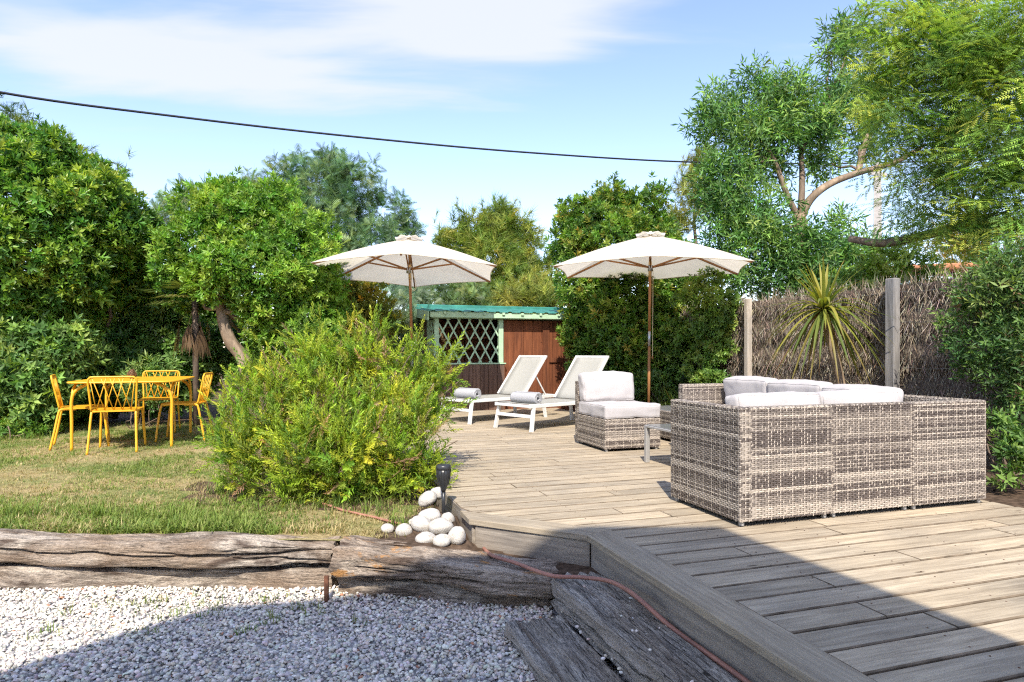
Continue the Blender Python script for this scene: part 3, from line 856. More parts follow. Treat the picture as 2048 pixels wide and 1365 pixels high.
sleeper('lower sleeper half buried in gravel under the cracked rotten one', (-0.94, 3.50), (0.21, 3.34), 0.24, -0.36, -0.205, 11, rough=1.1, rc=.03, drop=.085)
e0, e1 = dk(1.205, 3.05), dk(1.205, -0.4)
sleeper('grey upper step sleeper lying against the deck fascia', (e0.x, e0.y), (e1.x, e1.y), 0.262, -0.290, -0.15, 14, 'sleeper_grey', 1.2, crack=26, rc=.010, lump_=.006)
e0, e1 = dk(0.905, 2.87), dk(0.885, 0.2)
sleeper('grey lowest step sleeper with a pointed end lying on the gravel', (e0.x, e0.y), (e1.x, e1.y), 0.28, -0.40, -0.272, 17, 'sleeper_grey', 1.1, crack=20, rc=.014, lump_=.008)
rp = MB().box(-0.012, 0.012, -0.006, 0.006, -0.34, -0.19, .002).build('iron_stake', M['rust']); rp.location = (-0.972, 3.40, 0)
tag(rp, 'rusty flat iron stake holding the joint of the sleepers', 'stake')

fill = [dk(0.90, 3.62), dk(1.02, 3.30), dk(1.22, 3.08), dk(1.50, 2.95), dk(1.50, 3.22), dk(1.0, 3.72)]
fv = [(p.x, p.y, -0.168) for p in fill]
struct(MB().add(fv, [tuple(range(len(fv)))]).build('soil_fill', M['soil']))

# ---- gravel: loose pebbles
ico = Tpl([(0, 0, 1), (.894, 0, .447), (.276, .851, .447), (-.724, .526, .447), (-.724, -.526, .447), (.276, -.851, .447),
           (.724, .526, -.447), (-.276, .851, -.447), (-.894, 0, -.447), (-.276, -.851, -.447), (.724, -.526, -.447), (0, 0, -1)],
          [(0, 1, 2), (0, 2, 3), (0, 3, 4), (0, 4, 5), (0, 5, 1), (1, 6, 2), (2, 7, 3), (3, 8, 4), (4, 9, 5), (5, 10, 1), (6, 7, 2), (7, 8, 3), (8, 9, 4), (9, 10, 5), (10, 6, 1)])
def pebbles(P, smin, smax, name, kind='stuff', cols=None, w=None):
    n = len(P)
    sz = rng.uniform(smin, smax, n) * rng.choice([0.7, 1.0, 1.0, 1.35], n)
    S = np.stack([sz * rng.uniform(.9, 1.35, n), sz * rng.uniform(.75, 1.05, n), sz * rng.uniform(.5, .75, n)], 1)
    D = nrm(np.concatenate([rng.normal(size=(n, 2)), rng.normal(0, .3, (n, 1))], 1))
    R = frames(D, rng.normal(0, .35, (n, 3)) + np.array((0, 0, 1)))
    col = palette(n, cols or [(.76, .70, .61), (.63, .575, .50), (.46, .43, .395), (.66, .56, .44), (.25, .24, .24), (.42, .20, .12)], w or [6, 5, 2.6, 1.6, .7, .12], .12)
    V, Fc, Cc = place(ico, P, R, S, col)
    return np_mesh(name, V, Fc, Cc, M['pebble'], None, True, kind)
n = 28000
gx = rng.uniform(-3.3, 0.45, n); gy = rng.uniform(2.35, 3.60, n)
gu, gv = gx * cU + gy * sU, -gx * sU + gy * cU
keep = (gx > -0.789 * gy - 0.4) & ((gu < 0.915) | ((gv > 2.84) & (gx < .2)))
gx, gy = gx[keep], gy[keep]
gz = GRAVEL_Z + rng.uniform(-.012, .004, len(gx)) + 0.012 * np.clip((gy - 3.35) / .2, 0, 1) + 0.006 * np.sin(gx * 5) * np.sin(gy * 6)
pebbles(np.stack([gx, gy, gz], 1), 0.0060, 0.0105, 'gravel_pebbles')
sp = []
for _ in range(46):
    if random.random() < .6:
        q = dk(1.19 + random.gauss(0, .012), random.uniform(1.2, 2.9)); z = -0.255
    else:
        q = dk(random.uniform(1.25, 1.45), random.uniform(1.6, 2.9)); z = -0.152
    sp.append((q.x, q.y, z))
pebbles(np.array(sp), .006, .011, 'stray_pebbles', w=[8, 3, 1, 1, .2, .2])

# ---- grass
def t_blades(n, L, w, seed, tilt=(0.3, 1.15)):
    r = random.Random(seed); V, F_, B = [], [], []
    for i in range(n):
        a = r.uniform(0, 2 * PI); t = r.uniform(*tilt); l = L * r.uniform(.5, 1.15)
        d = np.array((math.cos(a), math.sin(a), 0)); x = np.array((-math.sin(a), math.cos(a), 0)) * w / 2
        p = np.array((r.uniform(-.02, .02), r.uniform(-.02, .02), 0))
        m_ = p + (d * math.sin(t * .6) + np.array((0, 0, math.cos(t * .6)))) * l * .55
        e = m_ + (d * math.sin(t * 1.4) + np.array((0, 0, math.cos(t * 1.4)))) * l * .5
        b = len(V); V += [p - x, p + x, m_ - x * .8, m_ + x * .8, e]
        F_ += [(b, b + 1, b + 3), (b, b + 3, b + 2), (b + 2, b + 3, b + 4)]; B += [.8, .8, 1, 1, 1.1]
    return Tpl(V, F_, B)
GT = [t_blades(4, 0.047, 0.0046, s, (0.4, 1.3)) for s in range(4)]
GT_TALL = [t_blades(7, 0.12, 0.005, s + 20, (0.15, 1.0)) for s in range(4)]
def lay_grass(P, tpls, scale, col, name, parent=None):
    n = len(P); a = rng.uniform(0, 2 * PI, n)
    R = np.zeros((n, 3, 3)); R[:, 0, 0] = np.cos(a); R[:, 0, 1] = -np.sin(a); R[:, 1, 0] = np.sin(a); R[:, 1, 1] = np.cos(a); R[:, 2, 2] = 1
    S = scale * rng.uniform(.7, 1.3, n) if np.isscalar(scale) else scale
    wch = rng.integers(0, len(tpls), n)
    V, Fc, Cc = merge([place(t, P[wch == i], R[wch == i], S[wch == i], col[wch == i]) for i, t in enumerate(tpls)])
    return np_mesh(name, V, Fc, Cc, M['grass'], parent)
gp, gs, gc = [], [], []
GREEN = [(.18, .26, .045), (.13, .21, .04), (.23, .30, .065), (.28, .32, .09)]
STRAW = [(.52, .43, .22), (.46, .37, .18), (.38, .35, .15)]
def on_lawn(x, y):
    u, v = uv_of(x, y)
    if u > 0.9 or y < bed_front(x) + 0.11: return False
    if x > -0.75 and y < 4.3: return random.random() < 0.10
    return True
cnt = 0
for _ in range(35000):
    y = 3.7 + 6.0 * random.random() ** 1.45; x = random.uniform(-0.789 * y - .6, -0.25)
    if not on_lawn(x, y): continue
    k = mnoise.noise((x * 1.1, y * 1.1, 0.4)) + 0.6 * mnoise.noise((x * 3.2, y * 3.2, 2.4))
    edge = max(0, 1 - (y - 3.75) / .45) if x < -1.0 else 0
    k += edge * .45 - 0.10 + (0.22 if (-2.7 < x < -1.7 and y < 4.9) else 0) - (.45 if x > -1.35 else 0) - .35 * max(0, 1 - math.hypot((x + 3.0) / 1.0, (y - 4.75) / .45))
    if k < -0.25 and random.random() < .55: continue
    green = random.random() < (0.62 + 0.75 * k)
    gp.append((x, y, bed_z(x, y) - .004)); gs.append(random.uniform(.6, 1.1) * (0.85 + .35 * max(0, k) + .5 * edge) * (1 + .02 * y))
    gc.append(random.choice(GREEN) if green else random.choice(STRAW)); cnt += 1
gc = np.array(gc) * (1 + rng.normal(0, .14, (len(gc), 1)))
g_o = lay_grass(np.array(gp), GT, np.array(gs), gc, 'lawn_grass')
tag(g_o, 'short patchy lawn grass, part green and part straw dry', 'grass')
tp, tc_ = [], []
def tall(px, py, n, sx, sy, d=None):
    for _ in range(n):
        q = at(px, py, 1.06 * F / (py - HOR)); x, y = q.x + random.gauss(0, sx), q.y + random.gauss(0, sy)
        if y < bed_front(x) + .06: continue
        tp.append((x, y, bed_z(x, y) - .005)); tc_.append(random.choice(GREEN[:3]))
for a in ((20, 1035, 26, .09, .05), (190, 1035, 26, .15, .05), (300, 1040, 22, .15, .04), (450, 985, 20, .10, .06), (350, 1050, 20, .2, .03), (640, 1015, 22, .14, .05), (560, 1000, 16, .2, .06),
          (720, 1010, 18, .12, .05), (470, 960, 10, .06, .06), (800, 1055, 10, .08, .04), (30, 880, 30, .2, .15), (770, 1030, 16, .15, .05)):
    tall(*a)
tag(lay_grass(np.array(tp), GT_TALL, 1.0, np.array(tc_) * 1.05, 'tall_grass'), 'taller green grass tufts along the lawn edge and shrub foot', 'grass')
wp = []
for px, py, n_, sp_ in ((220, 1215, 6, .05), (290, 1210, 7, .06), (330, 1222, 7, .07), (350, 1232, 6, .06), (400, 1200, 6, .05), (420, 1215, 6, .05), (140, 1228, 3, .03), (500, 1205, 5, .06), (545, 1240, 7, .05), (600, 1220, 5, .06),
                        (90, 1275, 5, .04), (500, 1260, 3, .02), (580, 1200, 4, .06), (640, 1230, 4, .05), (720, 1245, 4, .03), (300, 1268, 5, .05), (420, 1230, 4, .04)):
    q = at(px, py, (CAM_Z - GRAVEL_Z) * F / (py - HOR))
    for _ in range(n_): wp.append((q.x + random.gauss(0, sp_), min(3.53, q.y + random.gauss(0, .03)), GRAVEL_Z))
tag(lay_grass(np.array(wp), [t_blades(5, .075, .004, s + 50, (.1, 1.2)) for s in range(4)], .8, palette(len(wp), GREEN), 'gravel_weeds'), 'sparse grassy weeds growing through the white gravel', 'weeds')

# ---- the house behind the camera; its gable shades the foreground
hs = thing('house', 'rendered gabled house standing behind the viewer, shading the foreground', 'house', (0, -1.6, 0))
sil = [(-3.45, -0.36), (1.98, -0.36), (1.98, 2.7), (1.43, 3.99), (0.79, 5.51), (0.08, 5.51), (-1.36, 4.95), (-1.875, 4.87), (-2.39, 4.16), (-3.45, 2.7)]
nsl = len(sil)
MB().add([(x, 0, z) for x, z in sil] + [(x, -6, z) for x, z in sil],
         [tuple(range(nsl - 1, -1, -1)), tuple(range(nsl, 2 * nsl))] + [(i, (i + 1) % nsl, nsl + (i + 1) % nsl, nsl + i) for i in range(nsl)]).build('wall', M['render_wall'], hs)
rf = MB()
for i in range(2, nsl - 1):
    (xa, za), (xb, zb) = sil[i], sil[i + 1]
    rf.bar((xa, -0.02, za + .03), (xb, -0.02, zb + .03), 0.03, 0.03)
    rf.add([(xa, -.02, za + .012), (xb, -.02, zb + .012), (xb, -6.1, zb + .012), (xa, -6.1, za + .012)], [(0, 1, 2, 3)])
rf.build('roof', M['tile'], hs)
MB().box(-0.2, .8, 0.002, 0.05, 0.0, 2.1, .005).build('glazed_door', M['glass_dark'], hs)
for xw in (-2.5, -1.4):
    wo = MB().box(xw - .4, xw + .4, .002, .04, 0.9, 2.0, .005).build('window', M['glass_dark'], hs)
    MB().box(xw - .46, xw + .46, .003, .09, .82, .89, .004).build('sill', M['render_wall'], wo)

# ================================================================== STONES, TORCH, HOSE
def stone_mesh(seed):
    r = random.Random(seed); bv, bf = [], []
    nu, nv = 20, 12
    for j in range(nv + 1):
        th = PI * j / nv
        for i in range(nu):
            ph = 2 * PI * i / nu
            d = Vector((math.sin(th) * math.cos(ph), math.sin(th) * math.sin(ph), math.cos(th)))
            k = 1 + 0.13 * mnoise.noise(d * 1.3 + Vector((seed * 5.1, 0, 0))) + 0.03 * mnoise.noise(d * 4 + Vector((0, seed * 3.3, 0)))
            bv.append(d * k)
    for j in range(nv):
        for i in range(nu):
            i2 = (i + 1) % nu
            bf.append((j * nu + i, (j + 1) * nu + i, (j + 1) * nu + i2, j * nu + i2))
    return MB().add(bv, bf).mesh('white_stone', M['stone'], True)
smesh = [stone_mesh(i + 1) for i in range(5)]
stones = [  # px, py of the centre, depth, half width px, height factor, tilt, label
    (914, 1072, 3.70, 15, 1.12, .2, 'white boulder standing upright against the angled deck corner'),
    (884, 1082, 3.66, 16, .78, .0, 'white boulder lowest in the pile beside the upright one'),
    (852, 1078, 3.68, 18, .66, .1, 'broad flat white boulder at the front foot of the pile'),
    (881, 1054, 3.80, 21, .72, -.1, 'smooth oval white boulder in the middle of the pile under the torch'),
    (843, 1050, 3.84, 19, .78, .4, 'white boulder leaning between the oval ones on the lawn side'),
    (858, 1032, 3.96, 21, .56, -.15, 'long flat white boulder on top of the pile beside the torch'),
    (895, 1040, 3.98, 14, .95, .3, 'white boulder tucked behind the torch stake by the deck edge'),
    (808, 1062, 3.80, 14, .9, .2, 'white boulder with grass in front, lawn side of the pile'),
    (830, 1046, 3.94, 12, .7, .0, 'small white boulder wedged behind the pile near the grass'),
    (775, 1058, 3.84, 11, .8, .1, 'small white boulder lying alone in the grass by the sleeper'),
    (855, 998, 4.20, 17, .72, -.5, 'pinkish white boulder at the foot of the green shrub'),
    (876, 987, 4.34, 14, .82, .2, 'white boulder behind the torch at the shrub edge'),
]
for i, (px, py, d, hw, hf, tilt, lab) in enumerate(stones):
    c = at(px, py, d); r = hw * d / F * 1.12
    o = link(bpy.data.objects.new('white_stone', smesh[i % 5]))
    o.location = c; o.scale = (r * 1.05, r * .95, r * hf); o.rotation_euler = (0, tilt, i * 1.3 if hf > .9 else .3 * (i % 3))
    tag(o, lab, 'stone', 'white boulders piled at the deck corner')
# soil heap that carries the stones
hv, hf_ = [], []
for j in range(15):
    for i in range(19):
        x = -0.95 + 0.9 * i / 18; y = 3.55 + 0.95 * j / 14
        u, v = uv_of(x, y)
        k = max(0, 1 - math.hypot((x + .47) / .40, (y - 4.02) / .5))
        z = min(-0.04, -0.14 + 0.09 * min(1, k * 1.5) + .012 * mnoise.noise((x * 9, y * 9, 1)))
        hv.append((x, y, z if u < U_L - .02 else -.16))
for j in range(14):
    for i in range(18):
        hf_.append((j * 19 + i, j * 19 + i + 1, (j + 1) * 19 + i + 1, (j + 1) * 19 + i))
struct(MB().add(hv, hf_).build('soil_mound', M['soil'], None, True))

t = thing('solar_torch', 'black plastic solar torch lamp staked among the white stones', 'torch', (0, 0, 0))
tx = at(887, 940, 4.15); t.location = (tx.x, tx.y, 0)
MB().tube([(0, 0, -0.16), (0, 0, 0.02), (0, 0, 0.09)], [.011, .012, .011], 10).build('stake', M['charcoal'], t, True)
MB().lathe([(.011, .085), (.018, .105), (.034, .15), (.042, .2), (.045, .235)], 18).build('lamp_cup', M['charcoal'], t, True)
for k in range(14):
    a = 2 * PI * k / 14
    mb = MB().tube([(math.cos(a) * .030, math.sin(a) * .030, .135), (math.cos(a) * .041, math.sin(a) * .041, .18), (math.cos(a) * .047, math.sin(a) * .047, .243)], .0028, 5)
    mb.build('slat', M['charcoal'], t)
MB().lathe([(.046, .232), (.048, .24), (.047, .257), (.040, .263), (.0, .264)], 18).build('solar_cap', M['charcoal'], t, True)

hp = smooth_path([dk(1.02, 3.66, -.165), at(985, 1112, 3.48), at(1030, 1126, 3.40), at(1072, 1142, 3.28), at(1110, 1153, 3.20), at(1160, 1155, 3.18), at(1215, 1162, 3.08), at(1250, 1178, 2.95), at(1280, 1200, 2.80),
                  dk(1.452, 2.3, -.152), dk(1.456, 1.9, -.15), dk(1.44, 1.55, -.148), dk(1.40, 1.2, -.148), dk(1.37, .6, -.148)], 6)
tag(MB().tube(hp, .0105, 8).build('garden_hose', M['hose'], None, True), 'terracotta coloured garden hose trailing from under the deck along the step', 'hose')
hp2 = smooth_path([at(640, 1008, 4.5) - Vector((0, 0, .03)), at(690, 1022, 4.3), at(740, 1032, 4.15), at(790, 1040, 4.0), at(820, 1050, 3.92)], 6)
for p in hp2: p.z = bed_z(p.x, p.y) + .012
tag(MB().tube(hp2, .008, 8).build('garden_hose', M['hose'], None, True), 'thin reddish hose lying in the dry grass below the green shrub', 'hose')

# ================================================================== WICKER FURNITURE
W_DARK, W_MID, W_LIGHT = (.115, .092, .078), (.215, .18, .15), (.39, .335, .275)
def weave(w, h, seed, pitch=0.0112, stake=0.021):
    """woven panel in the xz plane, facing -y: flat strands over and under upright stakes"""
    r = np.random.default_rng(seed)
    nr = max(2, int(round(h / pitch))); ns = max(2, int(round(w / stake)))
    rowh = h / nr; st = w / ns
    V, F_, Cc = [], [], []
    tone = []; i = 0
    while len(tone) < nr:
        k = r.integers(1, 4); c = r.choice(3, p=[.34, .28, .38])
        for q in range(k): tone.append(c if r.random() < .68 else r.integers(0, 3))
    pal = np.array((W_DARK, W_MID, W_LIGHT))
    xs_ = np.linspace(0, w, ns * 2 + 1); nxp = len(xs_)
    for j in range(nr):
        ph = (np.arange(nxp) // 2 + j) % 2                 # strand passes behind the stake at every second crossing
        yoff = np.where(np.arange(nxp) % 2 == 1, np.where(ph == 0, .0015, -.0042), -.0022)
        z0 = j * rowh
        col = pal[tone[j]] * r.uniform(.82, 1.15)
        mott = 1 + .12 * r.normal(size=nxp)
        b = sum(len(v) for v in V)
        for f, dy in ((.06, .0022), (.5, -.0016), (.94, .0022)):
            V.append(np.stack([xs_, yoff + dy, np.full(nxp, z0 + rowh * f)], 1)); Cc.append(col[None] * mott[:, None])
        a = np.arange(nxp - 1)
        for q in (0, 1):
            F_.append(np.stack([b + q * nxp + a, b + q * nxp + a + 1, b + (q + 1) * nxp + a + 1], 1))
            F_.append(np.stack([b + q * nxp + a, b + (q + 1) * nxp + a + 1, b + (q + 1) * nxp + a], 1))
        # the stakes that lie on top in this row
        ks = np.array([k for k in range(ns) if (k + j) % 2 == 0])
        if len(ks):
            xc = (ks + .5) * st; b = sum(len(v) for v in V); ww = .0036
            zz = np.full(len(ks), z0)
            light = np.where(((ks % 4 == 1) | (r.random(len(ks)) < .22))[:, None], pal[2] * 1.1, pal[tone[j]][None] * r.uniform(.6, 1.0, (len(ks), 1)))
            for dx, dz in ((-ww, -.12), (ww, -.12), (ww, 1.12), (-ww, 1.12)):
                V.append(np.stack([xc + dx, np.full(len(ks), -.0036), zz + rowh * dz], 1)); Cc.append(light)
            m_ = len(ks); a = np.arange(m_)
            F_.append(np.stack([b + a, b + m_ + a, b + 2 * m_ + a], 1)); F_.append(np.stack([b + a, b + 2 * m_ + a, b + 3 * m_ + a], 1))
    return np.vstack(V), np.vstack(F_), np.vstack(Cc)
_wcache = {}
def wicker_box(name, parent, x0, x1, y0, y1, z0, z1, seed, faces='FBLRT'):
    """box of woven panels round a dark core. F -y, B +y, L -x, R +x, T top"""
    key = (round(x1 - x0, 3), round(y1 - y0, 3), round(z1 - z0, 3), seed, faces)
    if key not in _wcache:
        X, Y, Z = x1 - x0, y1 - y0, z1 - z0
        parts = []
        def put(w, h, s, Mx, off):
            v, f, c = weave(w, h, s); parts.append((v @ np.array(Mx, float).T + np.array(off), f, c))
        if 'F' in faces: put(X, Z, seed, ((1, 0, 0), (0, 1, 0), (0, 0, 1)), (0, 0, 0))
        if 'B' in faces: put(X, Z, seed + 1, ((-1, 0, 0), (0, -1, 0), (0, 0, 1)), (X, Y, 0))
        if 'L' in faces: put(Y, Z, seed + 2, ((0, 1, 0), (-1, 0, 0), (0, 0, 1)), (0, Y, 0))
        if 'R' in faces: put(Y, Z, seed + 3, ((0, -1, 0), (1, 0, 0), (0, 0, 1)), (X, 0, 0))
        if 'T' in faces: put(X, Y, seed + 4, ((1, 0, 0), (0, 0, 1), (0, -1, 0)), (0, 0, Z))
        nrw = max(6, int(Z / .0112)); rr_ = np.random.default_rng(seed + 77); pal_ = np.array((W_DARK, W_MID, W_LIGHT))
        def cord(p, q, nseg):                                              # strands wrapped round an edge
            p, q = np.array(p, float), np.array(q, float); d_ = nrm((q - p)[None])[0]
            a_ = nrm(np.cross(d_, (0.3, 0.5, .81))[None])[0]; b_ = np.cross(d_, a_); k_ = 7
            cvs, cfs, ccs = [], [], []
            for sgm in range(nseg):
                col_ = pal_[rr_.choice(3, p=[.34, .3, .36])] * rr_.uniform(.85, 1.1)
                for t_, rad in ((sgm + .03, .0058), (sgm + .5, .0082), (sgm + .97, .0058)):
                    c_ = p + (q - p) * t_ / nseg
                    for m_ in range(k_):
                        an = 2 * PI * m_ / k_; cvs.append(c_ + (a_ * math.cos(an) + b_ * math.sin(an)) * rad); ccs.append(col_)
                o_ = sgm * 3 * k_
                for lv in (0, 1):
                    for m_ in range(k_):
                        m2 = (m_ + 1) % k_; A_, B_, C_2, D_ = o_ + lv * k_ + m_, o_ + lv * k_ + m2, o_ + (lv + 1) * k_ + m2, o_ + (lv + 1) * k_ + m_
                        cfs += [(A_, B_, C_2), (A_, C_2, D_)]
            parts.append((np.array(cvs), np.array(cfs), np.array(ccs)))
        e_ = .004
        for cx0 in (e_, X - e_):
            for cy0 in (e_, Y - e_): cord((cx0, cy0, 0), (cx0, cy0, Z - e_), nrw)
        if 'T' in faces:
            for a0, b0 in (((e_, e_), (X - e_, e_)), ((e_, Y - e_), (X - e_, Y - e_)), ((e_, e_), (e_, Y - e_)), ((X - e_, e_), (X - e_, Y - e_))):
                cord((*a0, Z - e_), (*b0, Z - e_), max(4, int(math.hypot(b0[0] - a0[0], b0[1] - a0[1]) / .013)))
        V, F_, Cc = merge(parts)
        i = 0.004                                                       # dark core just behind the strands
        cv = np.array([(a, b, c) for a in (i, X - i) for b in (i, Y - i) for c in (0.0, Z - i)], float)
        cf = np.array([(0, 1, 3), (0, 3, 2), (4, 6, 7), (4, 7, 5), (0, 4, 5), (0, 5, 1), (2, 3, 7), (2, 7, 6), (1, 5, 7), (1, 7, 3), (0, 2, 6), (0, 6, 4)])
        V, F_, Cc = merge([(V, F_, Cc), (cv, cf, np.tile(np.array((.022, .018, .016)), (8, 1)))])
        o = np_mesh(name, V, F_, Cc, M['weave'], parent)
        _wcache[key] = o.data
    else:
        o = link(bpy.data.objects.new(name, _wcache[key]), parent); o['kind'] = 'stuff'
    o.location = (x0, y0, z0)
    return o
def cushion_mesh(name, w, d, h, r=0.035, puff=0.02, seed=0, n=26):
    """soft cushion: rounded box, bulging faces, pinched corners, a few folds; base at z = 0"""
    vs, fs, idx = [], [], {}
    half = Vector((w / 2, d / 2, h / 2))
    def pt(p):
        key = tuple(round(c, 5) for c in p)
        if key in idx: return idx[key]
        q = Vector((p[0] * half.x, p[1] * half.y, p[2] * half.z))
        k = Vector([max(-(half[i] - r), min(half[i] - r, q[i])) for i in range(3)])
        dl = q - k; n_ = dl.normalized() if dl.length > 1e-9 else Vector((0, 0, 0))
        o = k + n_ * min(r, dl.length if dl.length < r else r)
        bx, by, bz = 1 - p[0] ** 2, 1 - p[1] ** 2, 1 - p[2] ** 2
        o.x += puff * .5 * p[0] * by * bz; o.y += puff * p[1] * bx * bz * (1 if d < h else .5); o.z += puff * p[2] * bx * by * (1 if h < d else .5)
        o += Vector((mnoise.noise((o.x * 5 + seed, o.y * 5, o.z * 5)), mnoise.noise((o.x * 5, o.y * 5 + seed, o.z * 5)), mnoise.noise((o.x * 5, o.y * 5, o.z * 5 + seed)))) * 0.008
        f = mnoise.noise((o.x * 11 + seed * 3, o.z * 11, o.y * 11)); o += n_ * 0.009 * f * abs(f) * 2 + n_ * .0035 * mnoise.noise((o.x * 34 + seed, o.z * 9, o.y * 20))
        idx[key] = len(vs); vs.append((o.x, o.y, o.z + half.z)); return idx[key]
    g = [math.sin(PI / 2 * (-1 + 2 * i / n)) for i in range(n + 1)]
    for ax in range(3):
        for sd in (-1, 1):
            for i in range(n):
                for j in range(n):
                    q = []
                    for a, b_ in ((g[i], g[j]), (g[i + 1], g[j]), (g[i + 1], g[j + 1]), (g[i], g[j + 1])):
                        p = [0, 0, 0]; p[ax] = sd; p[(ax + 1) % 3] = a; p[(ax + 2) % 3] = b_; q.append(pt(p))
                    fs.append(tuple(q if sd > 0 else q[::-1]))
    loops = []
    for sd in (-1, 1):
        lp = []
        for (a, b_), (c_, e_) in (((-1, -1), (1, -1)), ((1, -1), (1, 1)), ((1, 1), (-1, 1)), ((-1, 1), (-1, -1))):
            for t_ in g[:-1]:
                f_ = (t_ + 1) / 2; x_, y_ = a + (c_ - a) * f_, b_ + (e_ - b_) * f_
                lp.append(Vector(vs[pt((x_, y_, sd) if h < d else (x_, sd, y_))]))
        loops.append(lp + lp[:1])
    me_ = MB().add(vs, fs).mesh(name, M['cushion'], True)
    pm = MB()
    for lp in loops: pm.tube(lp, .0045, 5, caps=False)
    PIPING[me_.name] = pm.mesh('piping', M['cushion'], True)
    return me_
PIPING = {}
def cushion(name, label, mesh, u, v, z, rz=0.0, lean=0.0, group=None, axis='x'):
    o = link(bpy.data.objects.new(name, mesh)); p = dk(u, v, z); o.location = p
    o.rotation_euler = (Matrix.Rotation(ROT + rz, 3, 'Z') @ Matrix.Rotation(lean, 3, 'X')).to_euler()
    link(bpy.data.objects.new('piping', PIPING[mesh.name]), o)
    return tag(o, label, 'cushion', group)

SH, BH, BT = 0.315, 0.665, 0.07
SG = 'wicker sofa sections set out in an L'
def section(label, u, v, w, d, back=True, arm=None, turn_=0.0, seed=1, cat='sofa'):
    """one sofa section. local: x along the back, back at y = 0, seat towards +y; (u, v) is the back corner at local x = 0"""
    t = thing('sofa_section', label, cat, dk(u, v, 0), ROT + turn_, SG)
    wicker_box('seat_base', t, 0.0, w, BT + .001 if back else 0, d, 0.028, SH, seed, 'FBLR' if not back else 'BLR')
    if back: wicker_box('backrest', t, 0, w, 0, BT, 0.028, BH, seed + 20, 'FBLRT')
    for sd in (arm or ''):
        if sd == 'L': wicker_box('armrest', t, -.002 - .07, -.002, 0.0, d, 0.028, BH, seed + 40, 'FBLRT')
        else: wicker_box('armrest', t, w + .002, w + .072, 0.0, d, 0.028, BH, seed + 40, 'FBLRT')
    xa = -.06 if arm and 'L' in arm else .012
    xb = w + .06 if arm and 'R' in arm else w - .012
    for fx in (xa + .02, xb - .02):
        for fy in (.03, d - .03):
            MB().lathe([(.014, 0), (.016, .004), (.016, .026), (.012, .03)], 10, (fx, fy, 0)).build('foot', M['alu'], t)
    return t
R0, W3 = 2.34, 0.626
section('wicker sofa end section with woven arm, back towards the viewer', R0 + .072, 3.054, W3 - .055, .71, True, 'L', 0, 100)
section('middle wicker sofa section with its woven back towards the viewer', R0 + .072 + W3 - .048, 3.058, W3 - .006, .70, True, None, 0, 300)
cs = section('wicker corner sofa section beside the garden bed', R0 + .072 + 2 * W3 - .048, 3.054, W3 - .004, .70, True, None, 0, 500)
wicker_box('side_back', cs, W3 - .004 - BT + .004, W3 - .004 + .004, BT + .004, .71, SH + .004, BH, 540, 'FBLRT')
UR = R0 + .072 + 3 * W3 - .052
wing = [(3.775, 'first wing section of the wicker sofa, next to the corner'), (4.345, 'middle wing section of the wicker sofa along the fence side'), (4.915, 'last wing section of the wicker sofa with an arm at its far end')]
for i, (vv, lab) in enumerate(wing):
    section(lab, UR, vv, .562, .70, True, 'R' if i == 2 else None, PI / 2, 700)
# seat cushions and back cushions
m_seat = cushion_mesh('seat_cushion', .58, .60, .11, .022, .012, 1)
m_back = cushion_mesh('back_cushion', .60, .15, .30, .036, .018, 2)
m_back2 = cushion_mesh('back_cushion', .63, .15, .30, .036, .018, 5)
BG, STG = 'pale grey back cushions', 'pale grey seat cushions'
for i, lab in enumerate(('pale grey seat cushion on the sofa end section beside the woven arm', 'pale grey seat cushion on the middle section of the front row', 'pale grey seat cushion on the corner sofa section')):
    cushion('seat_cushion', lab, m_seat, R0 + .36 + i * .597, 3.054 + .40, SH + .012, 0, 0, STG)
for i, lab in enumerate(('pale grey seat cushion on the first wing section', 'pale grey seat cushion on the middle wing section', 'pale grey seat cushion on the far wing section by the arm')):
    cushion('seat_cushion', lab, m_seat, UR - .39, 4.06 + i * .572, SH + .012, PI / 2, 0, STG)
cushion('back_cushion', 'pale grey back cushion leaning inside the woven arm end of the front row', m_back, R0 + .385, 3.054 + .165, SH + .115, 0.0, -.10, BG)
cushion('back_cushion', 'pale grey back cushion next to the corner in the front row', m_back2, R0 + 1.01, 3.054 + .165, SH + .118, 0.0, -.10, BG)
for i, lab in enumerate(('pale grey back cushion on the wing nearest the corner', 'pale grey back cushion in the middle of the wing', 'pale grey back cushion on the wing by its far arm')):
    cushion('back_cushion', lab, m_back2, UR - .19, 3.83 + i * .63, SH + .11 + (.0, .012, .02)[i], PI / 2, -.16, BG)

# armless chair facing the viewer
ch = thing('wicker_chair', 'armless wicker chair with pale cushions facing the viewer, near the loungers', 'chair', dk(2.842, 5.762, 0), ROT)
wicker_box('seat_base', ch, 0, .615, 0, .655, 0.028, SH, 900, 'FBLRT')
wicker_box('backrest', ch, 0, .615, .656, .72, 0.028, BH, 920, 'FBLRT')
for fx in (.03, .585):
    for fy in (.03, .69): MB().lathe([(.014, 0), (.016, .004), (.016, .026), (.012, .03)], 10, (fx, fy, 0)).build('foot', M['alu'], ch)
cm = cushion_mesh('seat_cushion', .62, .64, .13, .022, .012, 7)
cushion('seat_cushion', 'thick pale pinkish grey seat cushion on the armless wicker chair', cm, 2.842 + .31, 5.762 + .315, SH + .008, 0, 0, STG)
cm2 = cushion_mesh('back_cushion', .60, .16, .315, .04, .028, 9)
cushion('back_cushion', 'pale pinkish grey back cushion standing on the armless wicker chair', cm2, 2.842 + .31, 5.762 + .56, SH + .13, 0, -.16, BG)

